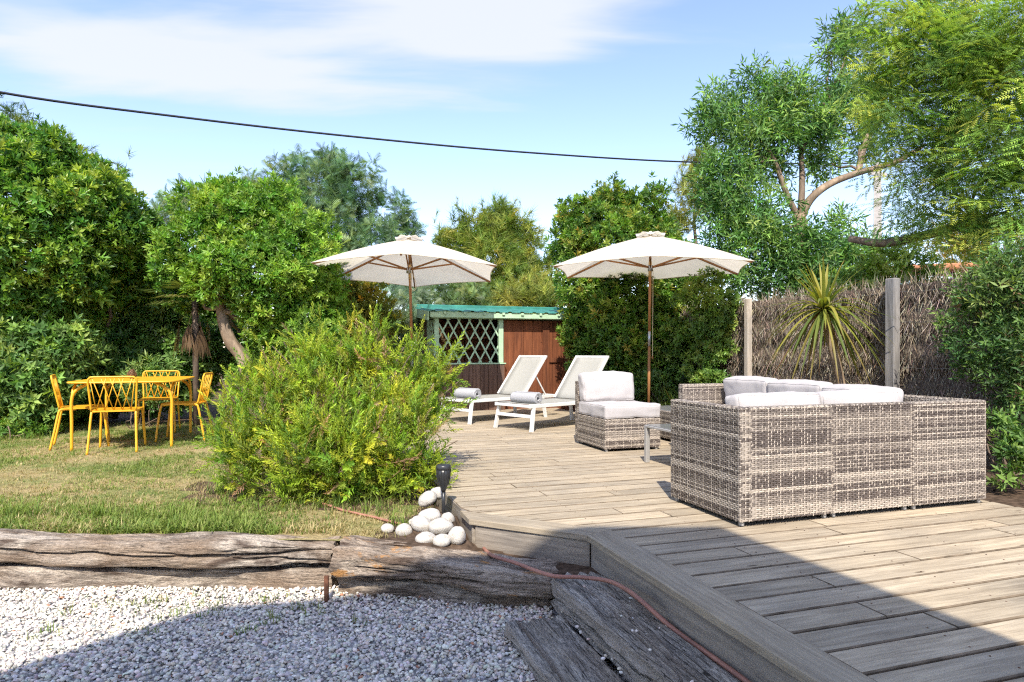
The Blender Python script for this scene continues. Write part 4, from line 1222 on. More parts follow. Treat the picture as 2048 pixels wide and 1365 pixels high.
ot = thing('wicker_table', 'low wicker box table with dark glass top behind the coffee table', 'table', dk(3.84, 5.95, 0), ROT)
wicker_box('base', ot, 0, .6, 0, .95, 0.03, .325, 950, 'LT')
MB().box(.03, .57, .03, .92, .327, .337, .002).build('glass_top', M['table_glass'], ot)
for fx in (.03, .57):
    for fy in (.03, .92): MB().lathe([(.014, 0), (.016, .004), (.016, .026), (.012, .032)], 10, (fx, fy, 0)).build('foot', M['alu'], ot)

ct = thing('coffee_table', 'low grey metal coffee table between the wicker seats', 'table', dk(2.92, 4.22, 0), ROT)
MB().box(0, .5, 0, .92, .312, .332, .003).build('frame', M['alu'], ct)
MB().box(.018, .482, .018, .902, .3325, .337, .001).build('table_top', M['table_glass'], ct)
for fx in (.0, .462):
    for fy in (.0, .882): MB().box(fx, fx + .038, fy, fy + .038, 0, .312, .003).build('leg', M['alu'], ct)

# ================================================================== SUN LOUNGERS
def lounger(label, O, head):
    t = thing('sun_lounger', label, 'sun lounger', (O[0], O[1], 0), math.atan2(head[1], head[0]), 'white sun loungers side by side')
    w, zs, L = .315, .335, 1.78
    for s in (-1, 1):
        MB().box(-.02, L, s * w - .019, s * w + .019, zs - .045, zs, .004).build('side_rail', M['white_metal'], t)
        for x, dx in ((.05, -.055), (1.42, .05)):
            MB().bar((x, s * (w + .002), zs - .03), (x + dx, s * (w + .02), 0.0), .034, .042, (1, 0, 0)).build('leg', M['white_metal'], t)
    MB().box(-.018, .018, -w + .02, w - .02, zs - .04, zs - .006, .003).build('end_rail', M['white_metal'], t)
    MB().box(.0, .032, -w + .0, w - .0, .165, .205, .003).build('stretcher', M['white_metal'], t)
    MB().box(L - .036, L, -w + .02, w - .02, zs - .04, zs - .006, .003).build('end_rail', M['white_metal'], t)
    sv, sf = [], []
    for i in range(13):
        x = .0 + 1.06 * i / 12
        for j in range(7):
            y = -w + .018 + (2 * w - .036) * j / 6
            sv.append((x, y, zs + .004 - .018 * (1 - (2 * j / 6 - 1) ** 2) * (1 - abs(2 * i / 12 - 1) ** 4)))
    for i in range(12):
        for j in range(6): sf.append((i * 7 + j, (i + 1) * 7 + j, (i + 1) * 7 + j + 1, i * 7 + j + 1))
    o = MB().add(sv, sf).build('seat_sling', M['sling'], t, True); o.modifiers.new('thick', 'SOLIDIFY').thickness = .004
    a = math.radians(51); hx, bl = 1.06, .74
    bx, bz = math.cos(a), math.sin(a)
    for s in (-1, 1):
        MB().bar((hx, s * (w - .03), zs + .008), (hx + bl * bx, s * (w - .03), zs + .008 + bl * bz), .032, .028, (0, 1, 0)).build('back_rail', M['white_metal'], t)
    MB().bar((hx + bl * bx, -w + .015, zs + .008 + bl * bz), (hx + bl * bx, w - .015, zs + .008 + bl * bz), .03, .03).build('back_rail', M['white_metal'], t)
    sv, sf = [], []
    for i in range(9):
        f = i / 8
        for j in range(7):
            y = -w + .045 + (2 * w - .09) * j / 6; sag = .022 * (1 - (2 * j / 6 - 1) ** 2) * (1 - (2 * f - 1) ** 4)
            sv.append((hx + bl * f * bx + sag * bz, y, zs + .012 + bl * f * bz - sag * bx))
    for i in range(8):
        for j in range(6): sf.append((i * 7 + j, (i + 1) * 7 + j, (i + 1) * 7 + j + 1, i * 7 + j + 1))
    o = MB().add(sv, sf).build('back_sling', M['sling'], t, True); o.modifiers.new('thick', 'SOLIDIFY').thickness = .004
    for s in (-1, 1):
        MB().bar((hx + .40 * bx, s * (w - .05), zs + .40 * bz), (1.55, s * (w - .05), zs - .02), .02, .016, (0, 1, 0)).build('strut', M['white_metal'], t)
    return t
def towel(label, lg, x):
    O = lg.location; a = lg.rotation_euler.z
    prof = []
    for i in range(60):
        th = i / 59 * 2 * PI * 3.2; r = .016 + .052 * (i / 59)
        prof.append((r * math.cos(th), r * math.sin(th)))
    vs, fs = [], []
    for s, k in ((-.215, 0), (-.20, 1), (.20, 2), (.215, 3)):
        for (px_, pz_) in prof:
            g = .985 if k in (0, 3) else 1
            vs.append((px_ * g, s + .004 * mnoise.noise((px_ * 30, pz_ * 30, k)), pz_ * g))
    for k in range(3):
        for i in range(59): fs.append((k * 60 + i, k * 60 + i + 1, (k + 1) * 60 + i + 1, (k + 1) * 60 + i))
    o = MB().add(vs, fs).build('rolled_towel', M['towel'], None, True)
    md = o.modifiers.new('thick', 'SOLIDIFY'); md.thickness = .012
    o.location = (O[0] + x * math.cos(a), O[1] + x * math.sin(a), .335 + .062); o.rotation_euler = (0, 0, a + .06)
    tag(o, label, 'towel', 'rolled towels on the loungers')
HD = (.736, .678)
lg2 = lounger('white sun lounger in front, with raised grey back, beside the armless chair', (.015, 8.20), HD)
lg1 = lounger('white sun lounger behind, partly hidden by the green shrub', (-.80, 9.06), HD)
towel('rolled grey towel on the front sun lounger', lg2, .22)
towel('rolled grey towel on the rear sun lounger', lg1, .22)

# ================================================================== UMBRELLAS
def umbrella(label, base, top, R, phi, tilt, rim_dz, hub_dz, metal):
    """base: foot of the pole on the deck; top: apex of the canopy"""
    base, top = Vector(base), Vector(top)
    t = thing('patio_umbrella', label, 'umbrella', base, 0, 'ecru umbrellas over the deck')
    d = (top - base); L = d.length; ax = d.normalized()
    def along(f): return ax * (L * f)
    lean = ax.to_track_quat('Z', 'Y').to_matrix()
    tl = Matrix.Rotation(tilt, 3, 'X')
    MB().tube([along(.0), along(.05)], [.032, .03], 14).build('base_sleeve', M['charcoal'], t, True)
    MB().lathe([(.24, 0), (.24, .035), (.2, .05), (.05, .06), (.04, .12)], 24).build('base_weight', M['charcoal'], t, True)
    MB().tube([along(.04), along(metal[0])], .021, 12).build('pole', M['teak'], t, True)
    MB().tube([along(metal[0] - .004), along(metal[1])], .0225, 12).build('metal_joint', M['steel'], t, True)
    MB().tube([along(metal[1] - .004), along(.80)], .021, 12).build('pole', M['teak'], t, True)
    MB().tube([along(.765), along(.845)], .0235, 12).build('pole_collar', M['pale_wood'], t, True)
    MB().tube([along(.84), along(.97)], .019, 12).build('pole', M['teak'], t, True)
    apex = along(.985)
    vert = []
    for k in range(6):
        a = math.radians(-90) + phi + k * PI / 3
        vert.append(apex + tl @ Vector((R * math.cos(a), R * math.sin(a), -rim_dz)))
    # canopy: six taut gores with hollow edges
    vs, fs = [], []; nr_, ns_ = 9, 8
    for k in range(6):
        A, B = vert[k], vert[(k + 1) % 6]; b = len(vs)
        for i in range(nr_ + 1):
            f = .06 + .94 * i / nr_
            for j in range(ns_ + 1):
                g = j / ns_; p = apex + ((A - apex) * (1 - g) + (B - apex) * g) * f
                mid = 4 * g * (1 - g)
                p += (apex - (A + B) / 2).normalized() * (.045 * mid * f * f)
                p.z += .03 * math.sin(PI * f) - .028 * mid * math.sin(PI * min(1, f)) + .012 * (1 - f)
                vs.append(p)
        for i in range(nr_):
            for j in range(ns_):
                q = (b + i * (ns_ + 1) + j, b + (i + 1) * (ns_ + 1) + j, b + (i + 1) * (ns_ + 1) + j + 1, b + i * (ns_ + 1) + j + 1)
                fs.append(q)
    can = MB().add(vs, fs).build('canopy', M['canopy'], t, True)
    for k in range(6):                                            # hem of each gore
        A, B = vert[k], vert[(k + 1) % 6]
        pth = []
        for j in range(9):
            g = j / 8; mid = 4 * g * (1 - g); p = A * (1 - g) + B * g
            pth.append(p + (apex - (A + B) / 2).normalized() * (.045 * mid) + Vector((0, 0, -.004)))
        MB().tube(pth, .006, 5).build('hem', M['canopy'], can, True)
    # vent cap with lifted scallops
    vs, fs = [], []
    for i in range(4):
        f = i / 3
        for k in range(36):
            a = phi + k * 2 * PI / 36 - PI / 2
            r = .01 + .2 * f; lift = .028 * (1 - math.cos(6 * (a - phi + PI / 2))) * f
            vs.append(apex + tl @ Vector((r * math.cos(a), r * math.sin(a), .045 - .04 * f * 1.6 + lift * .9)))
    for i in range(3):
        for k in range(36):
            k2 = (k + 1) % 36; fs.append((i * 36 + k, (i + 1) * 36 + k, (i + 1) * 36 + k2, i * 36 + k2))
    MB().add(vs, fs).build('vent_cap', M['canopy'], t, True)
    MB().tube([apex + Vector((0, 0, .0)), apex + Vector((0, 0, .06))], [.03, .022], 10).build('finial', M['canopy'], t, True)
    hub = along(.985) + tl @ Vector((0, 0, -hub_dz))
    hb = MB().tube([hub + Vector((0, 0, -.05)), hub + Vector((0, 0, .035))], .038, 12).build('hub', M['steel'], t, True)
    for k in range(6):
        vk = vert[k]; dirv = (vk - apex)
        r_ = MB().bar(apex + dirv * .06 + Vector((0, 0, -.035)), apex + dirv * .985 + Vector((0, 0, -.022)), .02, .026).build('rib', M['teak'], t)
        MB().bar(hub, apex + dirv * .52 + Vector((0, 0, -.03)), .018, .024).build('strut', M['teak'], r_)
    return t, along, hub
b1, t1 = at(827, 705 + CAM_Z * F / 9.8, 9.8), at(818, 474, 9.75)
u1, al1, hub1 = umbrella('ecru umbrella behind the shrub, over the sun loungers, tilted slightly', b1, t1, 1.47, math.radians(5), math.radians(-2.6), .50, .46, (.20, .415))
b2, t2 = at(1297, 705 + CAM_Z * F / 9.3, 9.3), at(1301, 466, 9.3)
u2, al2, hub2 = umbrella('ecru umbrella with wooden pole standing behind the armless chair', b2, t2, 1.5, math.radians(-12), math.radians(.6), .49, .46, (.40, .475))
MB().tube(smooth_path([hub1 + Vector((.03, -.03, 0)), hub1 + Vector((.10, -.04, -.16)), hub1 + Vector((.115, -.04, -.27)), hub1 + Vector((.07, -.035, -.32)), hub1 + Vector((.035, -.03, -.24)), hub1 + Vector((.03, -.03, -.05))], 5), .004, 5).build('pull_cord', M['rope'], u1)
MB().tube([al2(.80) + Vector((.035, -.035, 0)), al2(.34) + Vector((.04, -.035, 0))], .004, 5).build('pull_cord', M['rope'], u2)
MB().tube([al2(.345) + Vector((.04, -.035, 0)), al2(.33) + Vector((.04, -.035, 0))], [.009, .013], 8).build('cord_toggle', M['teak'], u2, True)

# ================================================================== YELLOW GARDEN SET
def yellow_chair():
    t = thing('garden_chair', 'x', 'chair', (0, 0, 0), 0, 'yellow metal garden chairs')
    def rr(w, d, r, n=5):
        pts = []
        for cx_, cy_, a0 in ((w - r, d - r, 0), (-w + r, d - r, 90), (-w + r, -d + r, 180), (w - r, -d + r, 270)):
            for i in range(n + 1):
                a = math.radians(a0 + 90 * i / n); pts.append((cx_ + r * math.cos(a), cy_ + r * math.sin(a)))
        return pts
    MB().prism(rr(.215, .215, .05), .437, .452).build('seat', M['yellow'], t)
    top = .805; yb = -.275
    def back_at(x, z):
        f = (z - .445) / (top - .445); return Vector((x, -.20 + (yb + .20) * f, z))
    pth = [Vector((-.205, -.20, .445)), back_at(-.215, .62), back_at(-.222, .755), back_at(-.205, .795), back_at(-.17, top), back_at(0, top), back_at(.17, top), back_at(.205, .795), back_at(.222, .755), back_at(.215, .62), Vector((.205, -.20, .445))]
    MB().tube(smooth_path(pth, 4), .0105, 8).build('back_frame', M['yellow'], t, True)
    for s in (-1, 1):
        for k in range(5):
            x0 = -.16 + .08 * k; x1 = x0 + s * .105
            x1 = max(-.205, min(.205, x1))
            MB().tube([back_at(x0, .448), back_at(x1, top - .003)], .0048, 6).build('rod', M['yellow'], t, True)
    for sx in (-1, 1):
        MB().tube(smooth_path([(sx * .195, .06, .435), (sx * .198, .17, .435), (sx * .20, .205, .41), (sx * .212, .235, .2), (sx * .222, .255, 0)], 4), .0125, 8).build('leg', M['yellow'], t, True)
        MB().tube(smooth_path([(sx * .195, -.05, .435), (sx * .2, -.17, .435), (sx * .205, -.205, .41), (sx * .215, -.245, .2), (sx * .225, -.285, 0)], 4), .0125, 8).build('leg', M['yellow'], t, True)
    return t
TC = Vector((-4.46, 7.72, 0)); TR = ROT
tb = thing('garden_table', 'yellow metal garden table with rounded corners on the lawn', 'table', (TC.x, TC.y, LAWN_Z), TR)
pts = []
tw, tl_, tr_ = .53, .75, .16
for cx_, cy_, a0 in ((tw - tr_, tl_ - tr_, 0), (-tw + tr_, tl_ - tr_, 90), (-tw + tr_, -tl_ + tr_, 180), (tw - tr_, -tl_ + tr_, 270)):
    for i in range(7):
        a = math.radians(a0 + 15 * i); pts.append((cx_ + tr_ * math.cos(a), cy_ + tr_ * math.sin(a)))
MB().prism(pts, .735, .745).build('table_top', M['yellow'], tb)
MB().tube([(x, y, .735) for x, y in pts + pts[:1]], .011, 6, caps=False).build('rim', M['yellow'], tb, True)
for sx in (-1, 1):
    for sy in (-1, 1):
        x, y = sx * (tw - .05), sy * (tl_ - .09)
        mb = MB().tube(smooth_path([(x, y, 0), (x, y, .3), (x, y, .55), (x - sx * .05, y, .66), (x - sx * .17, y, .728)], 5), .0165, 8)
        mb.tube(smooth_path([(x, y, .52), (x, y - sy * .045, .655), (x, y - sy * .16, .728)], 5), .0145, 8)
        mb.build('leg', M['yellow'], tb, True)
def tpos(x, y): return TC + Vector((x * cU - y * sU, x * sU + y * cU, 0))
c0 = yellow_chair()
spots = [((-.03, -.72), 0.04, 'yellow metal chair nearest the viewer, its back turned, at the table end'), ((-.50, -.22), -PI / 2 + .22, 'yellow metal chair on the hedge side at the far left of the table'),
         ((.05, .98), PI + .06, 'yellow metal chair at the far end of the table, facing the viewer'), ((.50, .05), PI / 2 - .1, 'yellow metal chair on the green shrub side of the table')]
for i, ((x, y), rz, lab) in enumerate(spots):
    o = c0 if i == 0 else copy_tree(c0)
    p = tpos(x, y); o.location = (p.x, p.y, LAWN_Z - .003); o.rotation_euler = (0, 0, TR + rz); o['label'] = lab
pc = thing('pine_cone', 'brown pine cone standing on the yellow table', 'pine cone', tpos(-.06, .03) + Vector((0, 0, LAWN_Z + .7455)), 0)
MB().lathe([(.015, 0), (.032, .02), (.036, .045), (.026, .085), (.008, .11)], 12).build('core', M['cone'], pc, True)
for k in range(56):
    f = k / 56; a = k * 2.4; r = .047 * math.sin(PI * (.22 + .74 * f)) + .004; z = .008 + .108 * f
    p = Vector((math.cos(a) * r, math.sin(a) * r, z)); x = Vector((-math.sin(a), math.cos(a), 0)); up_ = Vector((math.cos(a) * .45, math.sin(a) * .45, .7))
    c_ = Vector((math.cos(a), math.sin(a), 0)) * r * .45 + Vector((0, 0, z - .006))
    MB().add([c_, p - x * .011, p + up_ * .012, p + x * .011, p - Vector((0, 0, .006))], [(0, 1, 2), (0, 2, 3), (0, 4, 1), (0, 3, 4), (1, 4, 2), (4, 3, 2)]).build('scale', M['cone'], pc)

# ================================================================== GARDEN HUT
HP = at(868, 705, 10.8)                                    # front corner of the hut
hut = thing('garden_hut', 'small brown timber hut with green trellis and teal corrugated roof', 'hut', (HP.x, HP.y, 0), ROT)
HW, HDp, FZ, BZ = 3.0, 1.65, 1.55, 1.685                    # width, depth, height front and back
def hbox(name, mat, x0, x1, y0, y1, z0, z1, ch=.003, parent=None):
    return MB().box(x0, x1, y0, y1, z0, z1, ch).build(name, mat, parent or hut)
hbox('floor', M['shed_dark'], .02, HW - .02, .03, HDp - .02, -.16, -.02)
pr = random.Random(12)
x = 1.205                                                  # tall panel boards right of the trellis
while x < HW:
    w_ = pr.uniform(.17, .2)
    hbox('board', M['shed'], x, min(HW, x + w_ - .004), .0 + pr.uniform(0, .004), .022, -.1, FZ - .02, .003); x += w_
x = .02                                                    # lower boards below the trellis, set forward
while x < 1.2:
    w_ = pr.uniform(.13, .175)
    hbox('board', M['shed_dark'], x, min(1.20, x + w_ - .006), -.10 + pr.uniform(0, .005), -.075, -.12, .775, .003); x += w_
hbox('board', M['shed'], 1.202, 1.212, -.10, .0, -.12, .775, .002)
y = .03                                                    # side wall
while y < HDp:
    w_ = pr.uniform(.14, .18)
    hbox('board', M['shed_dark'], .0 + pr.uniform(0, .004), .022, y, min(HDp, y + w_ - .005), -.12, FZ + (BZ - FZ) * y / HDp - .03 if y > .55 else .78, .003); y += w_
x = .03
while x < HW:                                              # back wall
    hbox('board', M['shed_dark'], x, min(HW, x + .2), HDp - .03, HDp - .008, -.12, BZ - .04, .003); x += .205
for z in (1.02, 1.22, 1.40):                               # shelves seen through the trellis
    hbox('shelf', M['shed'], .1, 1.18, .42, .66, z, z + .03)
for x in (.35, .7, 1.0):
    hbox('batten', M['shed'], x, x + .06, .665, .70, .1, 1.55)
for k in range(7): hbox('inner_board', M['shed'], .04 + k * .165, .04 + k * .165 + .16, .71, .73, .0, 1.56)
hbox('counter', M['mint'], .0, 1.225, -.115, .12, .777, .80, .003)
hbox('post', M['mint'], .0, .075, -.045, .03, .802, FZ - .005)
hbox('post', M['mint'], 1.115, 1.197, -.045, .03, .802, FZ - .005)
hbox('rail', M['shed'], 2.05, 2.9, -.03, -.002, .80, .88)
hbox('upright', M['shed'], 1.93, 2.05, -.03, -.002, -.1, FZ - .02)
def lattice(x0, x1, z0, z1, step, y, along='x'):
    run = (z1 - z0) * .56                                   # horizontal run of a slat over the height
    for s in (-1, 1):
        k = x0 - run
        while k < x1 + run:
            a, b_ = (k, z0), (k + run, z1)
            if s < 0: a, b_ = (k + run, z0), (k, z1)
            (xa, za), (xb, zb) = a, b_
            def clip(xa, za, xb, zb):
                t0, t1 = 0.0, 1.0; dx = xb - xa
                if dx:
                    ta, tb_ = (x0 - xa) / dx, (x1 - xa) / dx
                    t0, t1 = max(t0, min(ta, tb_)), min(t1, max(ta, tb_))
                return t0, t1
            t0, t1 = clip(xa, za, xb, zb)
            if t1 - t0 > .06:
                p0 = (xa + (xb - xa) * t0, za + (zb - za) * t0); p1 = (xa + (xb - xa) * t1, za + (zb - za) * t1)
                yy = y + .005 * s
                if along == 'x': MB().bar((p0[0], yy, p0[1]), (p1[0], yy, p1[1]), .008, .026, (0, 0, 1)).build('lattice_slat', M['mint'], hut)
                else: MB().bar((yy, p0[0], p0[1]), (yy, p1[0], p1[1]), .008, .026, (0, 0, 1)).build('lattice_slat', M['mint'], hut)
            k += step
lattice(.075, 1.115, .802, FZ - .005, .185, -.01)
lattice(.04, .54, .79, FZ - .02, .14, .01, 'y')
hbox('side_post', M['mint'], -.012, .03, .54, .58, .78, FZ + .06)
# roof: corrugated sheet sloping down to the front, green eaves board, barge board
def roof_z(y): return FZ + .085 + (BZ + .06 - FZ) * (y + .22) / (HDp + .4)
vs, fs = [], []
ncor = 150
for j, y in enumerate((-.22, HDp + .18)):
    for i in range(ncor + 1):
        xx = -.14 + (HW + .28) * i / ncor; ph = (i % 10) / 10
        vs.append((xx, y, roof_z(y) + (.016 if .3 <= ph <= .55 else 0.0) + .02))
for i in range(ncor): fs.append((i, i + 1, ncor + 2 + i, ncor + 1 + i))
ro = MB().add(vs, fs).build('roof', M['teal'], hut); ro.modifiers.new('thick', 'SOLIDIFY').thickness = .006
hbox('ridge_cap', M['teal'], -.16, HW + .16, HDp + .1, HDp + .2, roof_z(HDp + .18) - .02, roof_z(HDp + .18) + .075, .01, ro)
MB().bar((-.10, -.185, roof_z(-.22) - .035), (HW + .1, -.185, roof_z(-.22) - .035), .025, .085).build('eaves_board', M['mint'], hut)
MB().box(-.06, HW + .1, -.165, .03, FZ - .004, FZ + .012, .002).build('soffit', M['mint'], hut)
for k in range(9): hbox('rafter_end', M['mint'], .12 + k * .335, .165 + k * .335, -.225, -.199, roof_z(-.22) - .03, roof_z(-.22) + .012, .003)
MB().bar((-.135, -.20, roof_z(-.2) - .06), (-.135, HDp + .1, roof_z(HDp + .1) - .06), .02, .15).build('barge_board', M['mint'], hut)

# ================================================================== BRUSHWOOD FENCE
FU, FTOP = 6.2, 1.74
fn = thing('brushwood_fence', 'weathered heather brushwood screen fence with wooden posts and wires', 'fence', dk(FU, 0, 0), ROT)
V0, V1 = 1.8, 11.4
vs, fs = [], []
nyf, nzf = 160, 60
for i in range(nyf + 1):
    yv = V0 + (V1 - V0) * i / nyf
    for j in range(nzf + 1):
        z = -.1 + (FTOP + .06) * j / nzf
        bnd = ((z + .03 * math.sin(yv * 2.1)) / .36) % 1.0
        xo = -.09 * math.sin(PI * bnd) ** .7 + .02 * mnoise.noise((yv * 6, z * 6, 0)) + .012 * mnoise.noise((yv * 25, z * 9, 3))
        vs.append((xo, yv, z + (.03 * mnoise.noise((yv * 14, 0, 5)) if j == nzf else 0)))
for i in range(nyf):
    for j in range(nzf):
        a = i * (nzf + 1) + j; fs.append((a, a + 1, a + nzf + 2, a + nzf + 1))
bk = MB().add(vs, fs)
M['brush_bed'] = plain('brushwood_mat', (.11, .085, .066), .95, var=.35, scale=45, bumps=1.0, spec=.1)
bko = bk.build('screen_mat', M['brush_bed'], fn, True)
n = 42000
yv = rng.uniform(V0, V1, n); bnd = rng.integers(0, 5, n); fz = rng.random(n)
z = np.minimum(bnd * .36 + .36 * fz, FTOP + rng.uniform(-.05, .04, n)) - .02
P = np.stack([-.095 * np.sin(PI * fz) ** .7 - .006 + rng.normal(0, .012, n), yv, z], 1)
D = np.stack([rng.normal(-.22, .34, n), rng.normal(0, .26, n), rng.choice([-1, 1], n, p=[.55, .45]) * np.ones(n)], 1)
stick = Tpl([(-.0022, 0, 0), (.0022, 0, 0), (.0016, .6, .02), (-.0016, .6, .02), (0, 1, -.03)], [(0, 1, 2), (0, 2, 3), (3, 2, 4)], [.9, .9, 1, 1, 1.15])
S = np.stack([np.ones(n) * 1.1, rng.uniform(.06, .17, n), rng.uniform(.1, 1.4, n) * .15], 1)
V, Fc, Cc = place(stick, P, frames(D), S, palette(n, [(.31, .255, .19), (.42, .36, .275), (.19, .15, .11), (.52, .45, .35), (.31, .235, .155)], [4, 3, 3, 1.2, 1], .2))
np_mesh('brushwood', V, Fc, Cc, M['brush'], fn)
post_at = [(uv_of(*at(1803, 700, 6.98).xy)[1], .115, .09, FTOP + .03, 'post'), (uv_of(*at(1521, 700, 9.25).xy)[1], .085, .08, FTOP - .0, 'post_pale'), (3.6, .12, .1, FTOP, 'post')]
for pv, w_, dd, zt, mt in post_at:
    MB().box(-.13 - dd, -.13, pv - w_ / 2, pv + w_ / 2, -.12, zt, .008).build('post', M[mt], fn)
for zz in (.28, .82, 1.30, 1.62):
    MB().tube([(-.115 + .01 * math.sin(k * 1.3), V0 + (V1 - V0) * k / 24, zz + .012 * math.sin(k * 2.2)) for k in range(25)], .0022, 5).build('wire', M['wire'], fn)

# ---- neighbour's roof beyond the fence, utility pole and cable
nb = thing('neighbour_house', 'low house beyond the fence, tiled roof edge and white gutter showing', 'house', at(2010, 705, 14.0) * 1.0, ROT)
nb.location.z = 0
MB().box(-.75, 6, 0, 5, -.2, 2.62, .01).build('wall', M['render_wall'], nb)
MB().tube([(-1.0, -.35, 2.68), (6, -.35, 2.68)], .07, 8).build('gutter', M['white_metal'], nb, True)
ro = MB().add([(-1.0, -.4, 2.72), (6.2, -.4, 2.72), (6.2, 2.5, 2.98), (-1.0, 2.5, 2.98)], [(0, 1, 2, 3)]).build('roof', M['tile'], nb)
for k in range(24):
    xx = -.95 + k * .3
    MB().tube([(xx, -.46, 2.74), (xx, 2.5, 3.02)], [.1, .085], 8).build('roof_tile', M['tile'], ro, True)
up_ = at(1755, 705, 17.0)
pl = thing('utility_pole', 'grey concrete utility pole rising behind the trees', 'pole', (up_.x, up_.y, 0), .3)
MB().tube([(0, 0, -.2), (0, 0, 5.95)], [.17, .12], 4).build('shaft', M['concrete'], pl)
MB().box(-.3, .3, -.03, .03, 5.6, 5.7, .01).build('crossarm', M['concrete'], pl)
cpath = smooth_path([at(-420, 92, 8.0), at(0, 185, 9.4), at(350, 233, 10.8), at(700, 273, 12.3), at(1050, 305, 13.8), at(1400, 325, 15.4), at(1755, 326, 17.0), at(2150, 312, 18.8)], 10)
tag(MB().tube(cpath, .019, 7).build('overhead_cable', M['cable'], None, True), 'black overhead cable crossing the sky', 'cable')

# ================================================================== VEGETATION
PITTO = [t_rosette(9, 1.0, .34, (.25, 1.25), s) for s in range(5)]
BIGLEAF = [t_rosette(8, 1.0, .36, (.5, 1.45), s + 30) for s in range(4)]
SICKLE = [t_rosette(8, 1.0, .20, (.3, 1.7), s + 60, 1.6) for s in range(5)]
FERN = [t_frond(11, 1.0, .28, .055, d_) for d_ in (.1, .3, .5)]
FERN_S = [join_t([turn(t_frond(8, 1.0, .34, .075, .25), rot_axis('Y', a) @ rot_axis('X', -b_)) for a, b_ in ((0.2, .5), (2.2, .7), (4.3, .6), (5.4, 1.1))]) for _ in range(1)]
PINE = [t_tuft(22, 1.0, .065, 1.2, s) for s in range(4)]
TWIG = [t_twig(26, .13, .036, .0075, s) for s in range(5)]
def t_spray(nf, seed):
    """flat spray of feathery leaves on one shoot"""
    r = random.Random(seed); ts = [Tpl([(-.006, 0, 0), (.006, 0, 0), (0, 1, -.16)], [(0, 1, 2)], [.6, .6, .7])]
    for i in range(nf):
        f = .12 + .86 * i / (nf - 1); sg = 1 if i % 2 else -1; l = .42 * (1 - .35 * f) * r.uniform(.85, 1.15)
        t_ = t_frond(6, l, l * .26, l * .105, .25)
        ts.append(turn(t_, rot_axis('Z', -sg * r.uniform(.55, .95)) @ rot_axis('X', r.uniform(-.25, .15)), (0, f, -.16 * f * f)))
    return join_t(ts)
SPRAY = [t_spray(8, s) for s in range(4)]
C_PIT = [(.09, .165, .022), (.066, .138, .022), (.125, .20, .03), (.046, .105, .022), (.155, .21, .035)]
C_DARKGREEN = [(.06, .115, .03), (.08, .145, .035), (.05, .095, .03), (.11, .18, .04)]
C_UMB = [(.09, .17, .02), (.068, .145, .022), (.12, .20, .03), (.145, .215, .04)]
C_ACA = [(.065, .115, .06), (.085, .145, .07), (.05, .09, .05), (.11, .17, .07)]
C_PINE = [(.085, .115, .03), (.11, .14, .035), (.065, .09, .03), (.13, .15, .04)]
C_MIM = [(.14, .215, .04), (.105, .18, .04), (.18, .245, .045), (.08, .14, .04), (.25, .29, .05)]
C_TREE = [(.06, .125, .035), (.085, .16, .04), (.045, .095, .035), (.12, .20, .045)]
C_ROS = [(.185, .235, .022), (.14, .20, .022), (.24, .27, .03), (.095, .15, .022), (.195, .205, .03), (.17, .12, .065)]

def plant(name, label, cat, base, lumps, density, tpls, scale, cols, mat, trunk_targets=None, r0=.05, group=None, bark='bark', crown_name='crown', trunk_name='trunk', **kw):
    """shrub or tree: Empty at the foot, woody frame, leafy crown"""
    t = thing(name, label, cat, base, 0, group)
    inv = -Vector(base)
    lum = [(c + np.array(inv), r) for c, r in lumps]
    global CAMV
    keep = CAMV; CAMV = keep + np.array(inv)
    zmin = kw.pop('zmin', None)
    crown(crown_name, lum, density, tpls, scale, cols, M[mat], t, zmin=(zmin if zmin is not None else 0.02), **kw)
    CAMV = keep
    mb = MB()
    tg = trunk_targets if trunk_targets is not None else [Vector(c) for c, r in lum[::2]]
    branches(mb, (0, 0, -.05), tg, r0)
    mb.build(trunk_name, M[bark], t, True)
    return t
def foot(px, d, z=LAWN_Z): p = at(px, 705, d); return (p.x, p.y, z)

# left: tall hedge shrub with an overhanging head, and the darker shrubs beyond the table
plant('pittosporum_shrub', 'tall glossy yellow green hedge shrub filling the far left', 'shrub', foot(40, 9.6),
      [lump(*a) for a in ((-140, 300, 8.4, 115), (5, 300, 8.8, 72), (95, 345, 9.0, 70), (-60, 380, 8.5, 110), (30, 400, 8.6, 95), (120, 430, 8.9, 90), (-70, 520, 8.5, 120), (50, 520, 8.6, 100), (140, 545, 8.9, 80),
                          (-60, 660, 8.8, 110), (40, 650, 9.0, 90), (110, 660, 9.2, 75), (-50, 790, 8.9, 90), (30, 780, 9.1, 80), (100, 790, 9.4, 75))],
      205, PITTO, .096, C_PIT, 'leaf', r0=.06, up=.5, sub=14)
plant('pittosporum_shrub', 'yellow green hedge shrub with rounded head between the tall hedge and the round tree', 'shrub', foot(230, 10.4),
      [lump(*a) for a in ((185, 395, 9.3, 75), (250, 440, 9.6, 62), (205, 480, 9.3, 75), (275, 500, 9.9, 50), (180, 570, 9.6, 70), (250, 560, 10.0, 60))],
      205, PITTO, .096, C_PIT, 'leaf', r0=.06, up=.5, sub=14)
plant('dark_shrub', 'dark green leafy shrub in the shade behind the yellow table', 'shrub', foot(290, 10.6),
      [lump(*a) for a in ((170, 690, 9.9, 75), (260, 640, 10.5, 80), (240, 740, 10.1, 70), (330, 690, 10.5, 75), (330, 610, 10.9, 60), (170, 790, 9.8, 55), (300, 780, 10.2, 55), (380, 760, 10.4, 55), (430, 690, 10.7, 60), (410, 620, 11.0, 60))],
      190, BIGLEAF, .115, C_DARKGREEN, 'leaf', r0=.04, sub=7)
